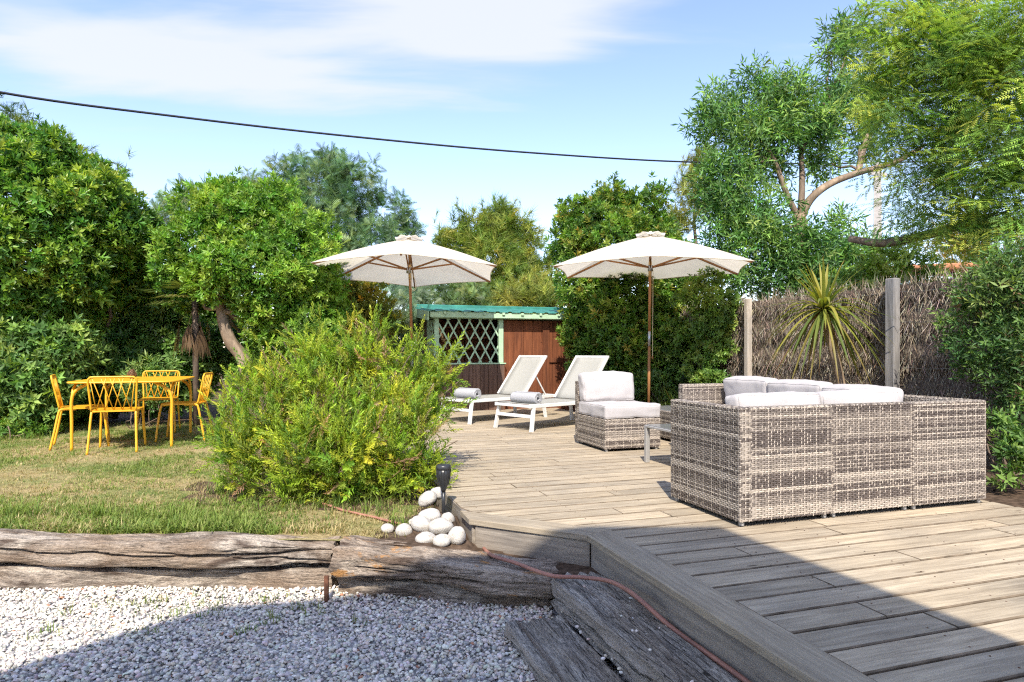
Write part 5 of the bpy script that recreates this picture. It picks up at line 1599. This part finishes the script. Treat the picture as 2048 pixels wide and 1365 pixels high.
plant('broadleaf_shrub', 'low grey green shrub with long leaves at the lawn edge, far left', 'shrub', foot(60, 8.35),
      [lump(*a) for a in ((30, 760, 8.3, 60), (100, 770, 8.5, 50), (140, 690, 8.6, 45), (60, 690, 8.5, 50), (-30, 790, 8.2, 60), (60, 835, 8.3, 40), (170, 715, 8.7, 22))],
      230, BIGLEAF, .10, [(.075, .13, .035), (.10, .17, .04), (.06, .105, .03), (.14, .2, .045)], 'leaf_soft', r0=.02, sub=5)
plant('ground_plants', 'small leafy plants at the foot of the hedge beside the lawn', 'plant', foot(40, 8.0),
      [lump(*a) for a in ((10, 865, 8.0, 26), (60, 862, 8.1, 22), (-30, 870, 7.9, 28), (100, 855, 8.4, 20))], 260, BIGLEAF, .06, C_PIT, 'leaf_soft', r0=.008, sub=4)
for px_, d_, s_, lab in ((265, 9.05, 1.0, 'small oleander shoot behind the pine cone on the table'), (300, 9.2, 1.1, 'oleander shoot with narrow leaves by the far yellow chair'), (335, 9.3, .9, 'low oleander shoot behind the far chair back')):
    b_ = foot(px_, d_)
    plant('oleander_plant', lab, 'plant', b_, [lump(px_, 765, d_, 18), lump(px_ + 6, 738, d_, 12), lump(px_ - 5, 790, d_, 14)], 330, [t_rosette(8, 1, .17, (.3, 1.2), s + 90) for s in range(3)], .10, [(.14, .2, .06), (.10, .16, .045)], 'leaf_soft', r0=.008, sub=3, group='oleander shoots behind the table')

# round-headed tree with a leaning trunk
rt_base = foot(500, 9.25)
t = thing('round_tree', 'round headed evergreen tree with a leaning bare trunk', 'tree', rt_base)
inv = np.array(rt_base)
tl = [lump(*a) for a in ((490, 455, 9.5, 95), (400, 490, 9.3, 80), (580, 480, 9.6, 85), (345, 540, 9.3, 52), (430, 545, 9.1, 72), (530, 540, 9.2, 78), (625, 555, 9.6, 66), (455, 415, 9.7, 55), (545, 415, 9.7, 58), (610, 630, 9.6, 66),
                         (570, 680, 9.7, 60), (650, 640, 9.8, 50), (540, 620, 9.4, 55), (380, 600, 9.5, 32), (520, 720, 9.8, 50), (630, 710, 9.9, 50))]
CAMV = np.array((0, 0, CAM_Z)) - inv
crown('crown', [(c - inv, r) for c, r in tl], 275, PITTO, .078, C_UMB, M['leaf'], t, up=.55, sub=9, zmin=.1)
CAMV = np.array((0, 0, CAM_Z))
tp_ = smooth_path([Vector(p) - Vector(rt_base) for p in (at(503, 800, 9.25), at(488, 722, 9.25), at(462, 685, 9.25), at(446, 640, 9.3), at(441, 600, 9.35), at(428, 565, 9.4), at(410, 535, 9.4))], 6)
mb = MB().tube(tp_, [.105 - .05 * i / (len(tp_) - 1) for i in range(len(tp_))], 12)
mb.build('trunk', M['bark_pale'], t, True)
mb = MB(); branches(mb, tp_[-10], [Vector(c - inv) for c, r in tl[:9]], .05, .05); branches(mb, tp_[-16], [Vector(c - inv) for c, r in tl[9:]], .04, .05)
mb.build('limbs', M['bark_pale'], t, True)

# fan palm with a skirt of dead fronds
fp = foot(393, 9.35)
t = thing('fan_palm', 'fan palm with hanging dry brown fronds beside the leaning trunk', 'palm', fp)
hd = at(390, 598, 9.35) - Vector(fp)
MB().tube([(0, 0, -.05), (hd.x * .5, 0, hd.z * .5), (hd.x, 0, hd.z)], [.045, .04, .045], 10).build('trunk', M['bark'], t, True)
MP_G, MP_B = None, None
def frond(dirv, L, dead):
    r = random; dirv = Vector(dirv).normalized(); stalk = L * (.5 if not dead else .35)
    p0 = hd.copy(); p1 = hd + dirv * stalk + Vector((0, 0, -.05 if not dead else -.2 * L))
    vs, cs_ = [], []; fs = []
    side = dirv.cross(Vector((0, 0, 1))); side = side.normalized() if side.length > .1 else Vector((1, 0, 0))
    b = len(vs); vs += [p0 - side * .006, p0 + side * .006, p1 + side * .005, p1 - side * .005]; fs += [(0, 1, 2), (0, 2, 3)]
    d2 = (p1 - p0).normalized(); nm = side.cross(d2).normalized()
    nseg = 15
    for k in range(nseg):
        a = math.radians(-78 + 156 * k / (nseg - 1)); dd = d2 * math.cos(a) + side * math.sin(a)
        if dead: dd = (dd * .45 + Vector((0, 0, -1))).normalized()
        l = L * .55 * r.uniform(.8, 1.1); w_ = .016
        m_ = p1 + dd * l * .55 + nm * r.uniform(-.02, .02); e = p1 + dd * l + Vector((0, 0, -.10 * l if not dead else -.05))
        sd = dd.cross(nm).normalized() * w_
        b = len(vs); vs += [p1, m_ - sd, m_ + sd, e]; fs += [(b, b + 1, b + 2), (b + 1, b + 3, b + 2)]
    col = np.array(random.choice([(.26, .17, .10), (.33, .24, .15), (.20, .13, .075)]) if dead else random.choice([(.10, .14, .04), (.14, .17, .05), (.2, .2, .07)]))
    V = np.array([tuple(v_) for v_ in vs])
    o = np_mesh('dead_frond' if dead else 'frond', V, np.array(fs), np.tile(col, (len(V), 1)) * rng.uniform(.85, 1.15, (len(V), 1)), M['leaf_soft'], t, kind=None)
for k in range(17):
    a = k * 2.4; el = random.uniform(-.1, .9); frond((math.cos(a) * math.cos(el), math.sin(a) * math.cos(el), math.sin(el)), random.uniform(.65, .85), False)
for k in range(6):
    a = k * 2.4 + 1; q = random.uniform(.2, 1.0); frond((math.cos(a) * q, math.sin(a) * q, -.7), random.uniform(.5, .95), True)

# feathery mimosa trees in the middle distance
plant('mimosa_tree', 'rounded blue green mimosa tree rising behind the round headed tree', 'tree', foot(690, 15.5),
      [lump(*a) for a in ((640, 375, 15, 62), (575, 365, 15.3, 40), (705, 385, 15, 62), (765, 435, 15.2, 58), (805, 468, 15.5, 34), (660, 455, 14.8, 80), (745, 500, 14.8, 70), (600, 430, 15.3, 60), (690, 560, 14.8, 70), (790, 540, 15, 45), (660, 335, 15.2, 30), (600, 335, 15.3, 22))],
      42, FERN_S, .235, C_ACA, 'leaf_fern', stray=.01, r0=.12, sub=9, up=.3)
plant('mimosa_tree', 'pale feathery mimosa tops showing above the round headed tree', 'tree', foot(430, 16.5),
      [lump(*a) for a in ((330, 425, 16, 26), (385, 390, 16, 26), (375, 430, 16, 40), (440, 415, 16.2, 38), (500, 372, 16.2, 28), (495, 410, 16.2, 40), (545, 420, 16.4, 40), (300, 450, 16, 30))],
      44, FERN_S, .22, [(.12, .17, .085), (.15, .2, .10), (.09, .14, .07)], 'leaf_fern', stray=.01, r0=.08, sub=6, depth=.6)
plant('flowering_shrub', 'yellowish shrub with golden blossoms behind the green shrub', 'shrub', foot(720, 10.6),
      [lump(*a) for a in ((680, 610, 10.8, 56), (735, 615, 10.8, 50), (765, 660, 10.6, 36), (650, 680, 10.5, 52), (715, 690, 10.4, 55), (690, 750, 10.4, 60))],
      200, PITTO, .075, [(.12, .14, .03), (.16, .16, .03), (.08, .11, .025), (.32, .22, .02), (.2, .18, .04)], 'leaf_soft', w=[4, 3, 4, .7, 2], r0=.03)
plant('silver_shrub', 'silvery blue green feathery shrub beside the hut corner', 'shrub', foot(805, 11.8),
      [lump(*a) for a in ((800, 625, 11.8, 40), (785, 680, 11.7, 40), (830, 660, 12.3, 32), (845, 590, 13.5, 30), (815, 585, 13, 30))], 85, FERN_S, .16, [(.12, .17, .11), (.16, .21, .13), (.09, .13, .08)], 'leaf_fern', r0=.03, sub=6)
plant('mimosa_shrub', 'blue green mimosa foliage directly behind the teal roof', 'shrub', foot(900, 15.5),
      [lump(*a) for a in ((870, 590, 15, 42), (930, 590, 15.2, 40), (900, 630, 15, 45), (960, 620, 15.5, 40), (850, 640, 15, 40))], 52, FERN_S, .2, [(.11, .16, .07), (.14, .19, .08), (.08, .12, .06)], 'leaf_fern', r0=.04, sub=6)
plant('pine_tree', 'yellow green pine tree with brown cones between the two umbrellas', 'tree', foot(990, 20.0, .1),
      [lump(*a) for a in ((955, 465, 20, 42), (1005, 455, 20, 42), (920, 498, 20, 40), (978, 520, 19.6, 58), (1045, 500, 20, 38), (1030, 560, 19.6, 50), (945, 560, 19.8, 50), (1075, 545, 20, 22), (885, 478, 20, 16), (1080, 585, 19.5, 34), (995, 600, 19.5, 50), (1100, 520, 20.2, 14))],
      58, PINE, .30, [(.11, .155, .03), (.14, .18, .035), (.085, .125, .03), (.17, .19, .04)], 'leaf_soft', r0=.13, sub=9, subr=(.25, .42))
plant('yellow_shrub', 'pale yellow green shrub behind the hut roof, beside the hedge', 'shrub', foot(1080, 15.0),
      [lump(*a) for a in ((1060, 590, 15, 34), (1100, 600, 15, 34), (1020, 605, 15, 34), (1080, 640, 15, 40))], 60, PINE, .22, [(.17, .19, .04), (.2, .21, .05), (.13, .15, .04)], 'leaf_soft', r0=.03)
for px_, py_, d_, lab, ls in ((60, 240, 12.5, 'pine top peeping above the far left hedge', ((10, 235, 26), (60, 250, 28), (110, 290, 28), (150, 300, 26), (172, 315, 18), (70, 330, 45))), (240, 340, 13, 'slender pine tip standing alone above the hedge', ((240, 330, 14), (232, 350, 15), (248, 345, 12), (240, 385, 18), (238, 430, 30)))):
    plant('pine_tree', lab, 'tree', foot(px_, d_), [lump(a, b_, d_, r_) for a, b_, r_ in ls], 55, PINE, .17, [(.05, .085, .03), (.07, .11, .035), (.1, .13, .04)], 'leaf_soft', r0=.06, sub=5, subr=(.3, .5), group='pine tops above the hedge')

# right: clipped hedge behind the second umbrella
plant('laurel_hedge', 'tall rounded glossy hedge shrub standing behind the umbrella with wooden pole', 'shrub', foot(1250, 11.7),
      [lump(*a) for a in ((1165, 440, 11.6, 45), (1220, 425, 11.6, 52), (1285, 430, 11.8, 52), (1150, 500, 11.5, 46), (1225, 500, 11.3, 75), (1310, 490, 11.6, 58), (1160, 575, 11.3, 55), (1255, 580, 11.1, 85), (1335, 570, 11.5, 55),
                          (1170, 650, 11.2, 55), (1255, 670, 10.9, 80), (1335, 655, 11.2, 65), (1200, 730, 10.9, 55), (1290, 750, 10.8, 60), (1360, 740, 11, 50), (1130, 668, 10.9, 14), (1145, 690, 10.9, 20))],
      225, PITTO, .086, [(.085, .15, .02), (.06, .12, .02), (.12, .175, .03), (.16, .17, .035), (.22, .19, .04), (.045, .09, .02)], 'leaf', w=[5, 4, 4, 1.5, .5, 3], r0=.06, up=.5, sub=14)
plant('ivy', 'ivy and creeper covering the near end of the brushwood fence', 'ivy', foot(1430, 9.7),
      [lump(*a) for a in ((1395, 600, 9.9, 36), (1435, 615, 9.6, 34), (1410, 665, 9.7, 40), (1440, 700, 9.5, 28), (1400, 735, 9.7, 36), (1462, 605, 9.5, 18), (1420, 565, 9.9, 28), (1370, 680, 10.2, 40), (1440, 655, 9.5, 24), (1425, 770, 9.5, 30))],
      330, BIGLEAF, .065, [(.10, .16, .03), (.075, .13, .03), (.14, .19, .04)], 'leaf', r0=.02, sub=6)
plant('ivy', 'bright green ivy mound growing over behind the fence top', 'ivy', foot(1790, 9.2, 0),
      [lump(*a) for a in ((1780, 535, 9, 42), (1835, 535, 9, 36), (1735, 555, 9, 34), (1800, 500, 9.1, 30), (1690, 575, 9.2, 30), (1860, 560, 9, 30), (1760, 590, 9, 50), (1840, 600, 9, 50))],
      300, BIGLEAF, .06, [(.14, .2, .035), (.11, .17, .03), (.18, .23, .05)], 'leaf', r0=.03, sub=7)
plant('pine_tree', 'golden green pine foliage behind the hedge, left of the big tree', 'tree', foot(1390, 17, 0),
      [lump(*a) for a in ((1395, 335, 17, 30), (1370, 385, 17, 32), (1350, 440, 17, 30), (1405, 390, 17, 34), (1385, 440, 17, 30), (1420, 310, 17, 20))], 45, PINE, .25, [(.14, .16, .04), (.17, .18, .045), (.1, .12, .035)], 'leaf_soft', r0=.12, sub=7)
plant('pine_tree', 'yellowish pine foliage low behind the fence near the neighbour roof', 'tree', foot(1930, 16, 0),
      [lump(*a) for a in ((1900, 490, 16, 36), (1950, 490, 16, 36), (1920, 520, 16, 34), (1970, 515, 16, 28))], 50, PINE, .24, [(.2, .18, .045), (.16, .16, .04), (.24, .2, .05)], 'leaf_soft', r0=.08, sub=6)

# big spreading tree behind the fence
bt = foot(1625, 12.6, -.08)
t = thing('blackwood_tree', 'big spreading dark green tree with forked pale trunk behind the fence', 'tree', bt)
inv = np.array(bt)
tl = [lump(*a) for a in ((1455, 215, 12.6, 46), (1520, 195, 12.6, 48), (1585, 195, 12.8, 44), (1415, 258, 12.5, 32), (1475, 275, 12.4, 50), (1540, 265, 12.6, 50), (1610, 255, 12.8, 52), (1670, 220, 13, 42), (1690, 160, 13, 28), (1665, 105, 13, 24), (1700, 60, 13, 36), (1735, 200, 13.2, 50), (1730, 275, 13.2, 44),
                         (1440, 345, 12.3, 48), (1495, 350, 12.4, 45), (1460, 415, 12.2, 52), (1520, 420, 12.2, 50), (1450, 480, 12.1, 44), (1520, 490, 11.9, 60), (1590, 510, 11.8, 60), (1660, 520, 11.9, 58), (1720, 500, 12.2, 40), (1560, 560, 11.7, 50), (1480, 550, 11.8, 44), (1640, 570, 11.9, 50), (1560, 330, 12.8, 34), (1640, 330, 13, 36), (1680, 440, 12.4, 26), (1750, 545, 12.3, 40))]
CAMV = np.array((0, 0, CAM_Z)) - inv
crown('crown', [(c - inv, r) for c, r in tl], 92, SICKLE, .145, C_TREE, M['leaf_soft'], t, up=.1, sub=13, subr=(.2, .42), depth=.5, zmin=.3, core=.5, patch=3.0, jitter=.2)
CAMV = np.array((0, 0, CAM_Z))
V_ = lambda px, py, d: at(px, py, d) - Vector(bt)
def limb(name, pts, r0, r1, mat='bark_pale'):
    p = smooth_path([V_(*q) for q in pts], 5)
    return MB().tube(p, [r0 + (r1 - r0) * i / (len(p) - 1) for i in range(len(p))], 10).build(name, M[mat], t, True)
limb('trunk', ((1622, 800, 12.6), (1612, 600, 12.5), (1604, 480, 12.4), (1598, 430, 12.4)), .15, .12)
limb('limb', ((1600, 440, 12.4), (1620, 400, 12.3), (1660, 368, 12.3), (1720, 345, 12.4), (1790, 325, 12.6), (1850, 290, 12.8)), .09, .035)
limb('limb', ((1598, 440, 12.4), (1572, 385, 12.4), (1548, 320, 12.4), (1525, 285, 12.5), (1508, 245, 12.6)), .065, .02)
limb('limb', ((1602, 420, 12.5), (1604, 350, 12.7), (1598, 280, 12.8), (1575, 240, 12.8)), .07, .02, 'bark')
limb('limb', ((1715, 348, 12.4), (1722, 310, 12.5), (1735, 270, 12.7)), .05, .03)
limb('limb', ((1604, 300, 12.7), (1650, 200, 12.9), (1685, 145, 13), (1690, 90, 13), (1668, 50, 13)), .06, .015, 'bark')
mb = MB()
for (px_, py_, d_), tg in (((1548, 320, 12.4), (0, 3, 4, 13, 14)), ((1525, 285, 12.5), (1, 5, 15, 16)), ((1575, 240, 12.8), (2, 6, 25)), ((1650, 200, 12.9), (7, 8, 9, 10)), ((1720, 345, 12.4), (11, 12, 26)), ((1600, 450, 12.4), (17, 18, 19, 20, 21, 22, 23))):
    branches(mb, V_(px_, py_, d_), [Vector(tl[k][0] - inv) for k in tg], .03, .06)
mb.build('twigs', M['bark'], t, True)

# bright mimosa overhanging from the right
mt = foot(2230, 8.2, -.08)
t = thing('mimosa_tree', 'bright yellow green mimosa tree overhanging the fence from the upper right corner', 'tree', mt)
inv = np.array(mt)
tl = [lump(*a, sq=(1, 1, .6)) for a in ((1800, 40, 8.0, 70), (1880, 20, 7.6, 90), (1980, 40, 7.2, 110), (2080, 60, 6.8, 130), (1840, 120, 7.8, 75), (1920, 150, 7.4, 90), (2020, 170, 7.0, 110), (1790, 200, 8.0, 60), (1870, 230, 7.6, 80), (1960, 270, 7.2, 90), (2060, 290, 6.9, 110), (1810, 300, 7.9, 62), (1890, 330, 7.6, 70),
                         (1980, 380, 7.2, 80), (2070, 400, 6.8, 90), (1840, 400, 7.8, 52), (1910, 440, 7.5, 45), (2010, 470, 7.0, 55), (1760, 120, 8.1, 36), (2060, 510, 6.8, 50), (1745, 50, 8.2, 30))]
CAMV = np.array((0, 0, CAM_Z)) - inv
crown('crown', [(c - inv, r) for c, r in tl], 66, SPRAY, .38, C_MIM, M['leaf_fern'], t, up=-.12, spread=.45, sub=10, subr=(.25, .5), depth=.7, zmin=.5, flat=1.0, size=.10, patch=4.0)
CAMV = np.array((0, 0, CAM_Z))
V_ = lambda px, py, d: at(px, py, d) - Vector(mt)
limb('trunk', ((2230, 850, 8.2), (2200, 600, 8.1), (2170, 420, 8), (2120, 250, 7.8)), .16, .09)
limb('limb', ((2175, 430, 8.0), (2060, 450, 7.9), (1950, 445, 7.9), (1870, 466, 7.9), (1820, 478, 8.0), (1760, 487, 8.1), (1700, 478, 8.4)), .075, .045)
limb('limb', ((2140, 300, 7.9), (2000, 120, 7.6), (1900, 60, 7.6), (1780, 20, 8)), .05, .015)
limb('limb', ((2100, 220, 7.7), (1960, 190, 7.4), (1860, 105, 7.8), (1800, 90, 8)), .03, .008)
mb = MB(); branches(mb, V_(2000, 120, 7.6), [Vector(tl[k][0] - inv) for k in range(0, 9)], .02, .06); branches(mb, V_(1950, 445, 7.9), [Vector(tl[k][0] - inv) for k in range(9, 20)], .02, .06)
mb.build('twigs', M['bark_pale'], t, True)

# shrub beside the sofa
plant('twiggy_shrub', 'twiggy green shrub against the fence at the far right', 'shrub', foot(2030, 5.6, -.1),
      [lump(*a) for a in ((2000, 590, 5.7, 75), (1935, 640, 5.9, 46), (2070, 560, 5.5, 95), (1985, 690, 5.6, 60), (2060, 680, 5.4, 70), (1945, 735, 5.8, 32), (2010, 770, 5.5, 40), (2075, 790, 5.3, 55), (2030, 540, 5.8, 50), (1905, 690, 5.9, 22))],
      330, [t_rosette(6, 1.0, .30, (.3, 1.4), s + 130, 1.2) for s in range(4)], .055, [(.05, .095, .028), (.075, .13, .035), (.035, .07, .022), (.12, .18, .045), (.10, .07, .04)], 'leaf_soft', w=[4, 4, 3, 1.2, .6], r0=.02, sub=9, subr=(.2, .4), depth=.9, back=.5)
plant('ground_plants', 'low green plants in the soil beside the sofa corner', 'plant', foot(2020, 5.0, -.1),
      [lump(*a) for a in ((2015, 880, 5.0, 26), (2035, 930, 4.8, 30), (2010, 960, 4.8, 20), (2060, 880, 4.9, 36), (2000, 840, 5.2, 22))], 400, BIGLEAF, .06, C_DARKGREEN, 'leaf_soft', r0=.008, sub=4)

# cabbage palm with sword leaves in front of the fence
cb = foot(1692, 7.15, -.1)
t = thing('cabbage_palm', 'cabbage palm with yellow green sword leaves in front of the fence', 'palm', cb)
hd = at(1648, 620, 7.15) - Vector(cb)
MB().tube(smooth_path([(0, 0, -.03), (hd.x * .2, 0, hd.z * .45), (hd.x * .75, 0, hd.z * .8), tuple(hd)], 5), [.05 - .012 * i / 15 for i in range(16)], 10).build('trunk', M['bark_pale'], t, True)
for k in range(112):
    a = k * 2.4; f = k / 112
    el = 1.25 - 2.0 * f + random.uniform(-.15, .15); L = random.uniform(.56, .80)
    d0 = Vector((math.cos(a) * math.cos(el), math.sin(a) * math.cos(el), math.sin(el))); side = d0.cross(Vector((0, 0, 1))).normalized()
    pts, w_ = [], random.uniform(.014, .021)
    droop = random.uniform(.25, .75) + .25 * f
    vs, fs = [], []
    for i in range(7):
        g = i / 6; p = hd + d0 * (L * g) + Vector((0, 0, -droop * L * g * g * (1 if el < .9 else .4)))
        ww = w_ * (math.sin(PI * min(1, g * .75 + .25)) ** .8 if g < 1 else 0); up2 = side.cross(d0).normalized()
        vs += [p - side * ww + up2 * ww * .3, p, p + side * ww + up2 * ww * .3]
    for i in range(6):
        b = i * 3
        for q in (0, 1): fs += [(b + q, b + q + 1, b + q + 4), (b + q, b + q + 4, b + q + 3)]
    col = np.array(random.choice([(.24, .26, .04), (.17, .21, .04), (.34, .31, .06), (.12, .17, .04)] if f < .88 else [(.30, .22, .09), (.34, .18, .10), (.24, .2, .05)]))
    V = np.array([tuple(v_) for v_ in vs]); cc = np.tile(col, (len(V), 1)); cc[-3:] = (.32, .2, .09)
    np_mesh('leaf', V, np.array(fs), cc, M['leaf_soft'], t, kind=None)

# strap-leaved plants at the foot of the hedge, behind the umbrella pole
for i, (px_, d_, s_, lab) in enumerate(((1330, 9.9, 1.0, 'clump of strap leaved grass beside the umbrella base'), (1385, 9.7, 1.1, 'clump of strap leaves in front of the hedge, in the middle'), (1430, 9.5, 1.0, 'clump of strap leaves nearest the brushwood fence'), (1255, 10.1, .8, 'small strap leaved clump behind the chair'))):
    b_ = foot(px_, d_, -.1)
    tt = thing('strap_plant', lab, 'plant', b_, 0, 'strap leaved clumps below the hedge')
    n = 90; a = rng.uniform(0, 2 * PI, n); tl_2 = rng.uniform(.1, .8, n)
    D = np.stack([np.cos(a) * np.sin(tl_2), np.sin(a) * np.sin(tl_2), np.cos(tl_2)], 1)
    strap = Tpl([(-.009, 0, 0), (.009, 0, 0), (-.008, .5, 0), (.008, .5, 0), (0, 1, -.3)], [(0, 1, 3), (0, 3, 2), (2, 3, 4)])
    S = np.stack([np.ones(n), rng.uniform(.4, .85, n) * s_, rng.uniform(.3, .8, n)], 1)
    P = np.stack([rng.normal(0, .09, n), rng.normal(0, .09, n), np.zeros(n)], 1)
    V, Fc, Cc = place(strap, P, frames(D, np.array((0, 0, 1.0)) + rng.normal(0, .1, (n, 3))), S, palette(n, [(.08, .13, .03), (.12, .17, .04), (.05, .09, .025), (.25, .22, .08)], [4, 3, 3, .7]))
    np_mesh('leaves', V, Fc, Cc, M['leaf_soft'], tt)
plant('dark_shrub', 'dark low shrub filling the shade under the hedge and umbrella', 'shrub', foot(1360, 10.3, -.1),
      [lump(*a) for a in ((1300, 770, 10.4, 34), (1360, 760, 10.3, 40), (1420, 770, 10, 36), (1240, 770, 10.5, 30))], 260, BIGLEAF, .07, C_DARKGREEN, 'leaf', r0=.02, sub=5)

# the rosemary-like shrub in the middle
rb = foot(665, 5.05)
t = thing('rosemary_shrub', 'big bright yellow green needle leaved shrub in the middle of the garden', 'shrub', rb)
inv = np.array(rb)
tl = [lump(*a) for a in ((690, 724, 5.2, 46), (625, 732, 5.2, 36), (750, 730, 5.2, 40), (815, 740, 5.3, 40), (862, 762, 5.3, 36), (530, 770, 5.1, 40), (575, 810, 5.0, 62), (650, 800, 4.95, 58), (790, 815, 5.05, 60), (845, 825, 5.1, 50), (715, 845, 5.0, 40), (488, 800, 5.05, 36), (462, 868, 4.95, 40),
                         (525, 890, 4.85, 66), (620, 900, 4.7, 78), (720, 905, 4.7, 78), (815, 900, 4.8, 66), (862, 925, 4.8, 34), (490, 945, 4.8, 44), (585, 965, 4.65, 42), (690, 970, 4.65, 42), (790, 965, 4.7, 40), (860, 960, 4.7, 28), (640, 684, 5.3, 22), (760, 678, 5.3, 22), (700, 668, 5.3, 16), (890, 728, 5.3, 20), (520, 728, 5.1, 18), (455, 820, 5.0, 20), (600, 690, 5.3, 18), (840, 700, 5.3, 18))]
CAMV = np.array((0, 0, CAM_Z)) - inv
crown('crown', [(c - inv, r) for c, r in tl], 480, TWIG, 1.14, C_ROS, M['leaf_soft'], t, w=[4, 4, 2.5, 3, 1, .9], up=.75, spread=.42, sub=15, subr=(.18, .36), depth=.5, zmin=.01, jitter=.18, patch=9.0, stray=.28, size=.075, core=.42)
CAMV = np.array((0, 0, CAM_Z))
mb = MB()
for k in range(9):
    branches(mb, (random.gauss(0, .12), random.gauss(0, .08), -.02), [Vector(tl[j][0] - inv) + Vector((random.gauss(0, .1), random.gauss(0, .1), random.gauss(0, .1))) for j in random.sample(range(len(tl)), 6)], .017, .04, 5, .004, 5)
mb.build('stems', M['twig'], t, True)

# far belt of wood that closes the view between the trees
fw = []
for k in range(36):
    xw = -34 + 2.0 * k + random.uniform(-.6, .6); yw = 30 + random.uniform(-3, 3)
    h = random.uniform(1.4, 2.4)
    fw.append((np.array((xw, yw, .6 + h * .45)), np.array((1.7, 1.2, h))))
P, D = crown_points(fw, 5, .3, .1, 5, (.35, .5), 0)
n = len(P)
V, Fc, Cc = place(PITTO[0], P, frames(nrm(D + rng.normal(0, .5, (n, 3)))),   .38 * rng.uniform(.7, 1.3, n), palette(n, [(.06, .1, .035), (.09, .13, .045), (.045, .08, .03)]))
tag(np_mesh('far_trees_foliage', V, Fc, Cc, M['leaf_soft']), 'belt of woodland closing the view far behind the garden', 'woodland')
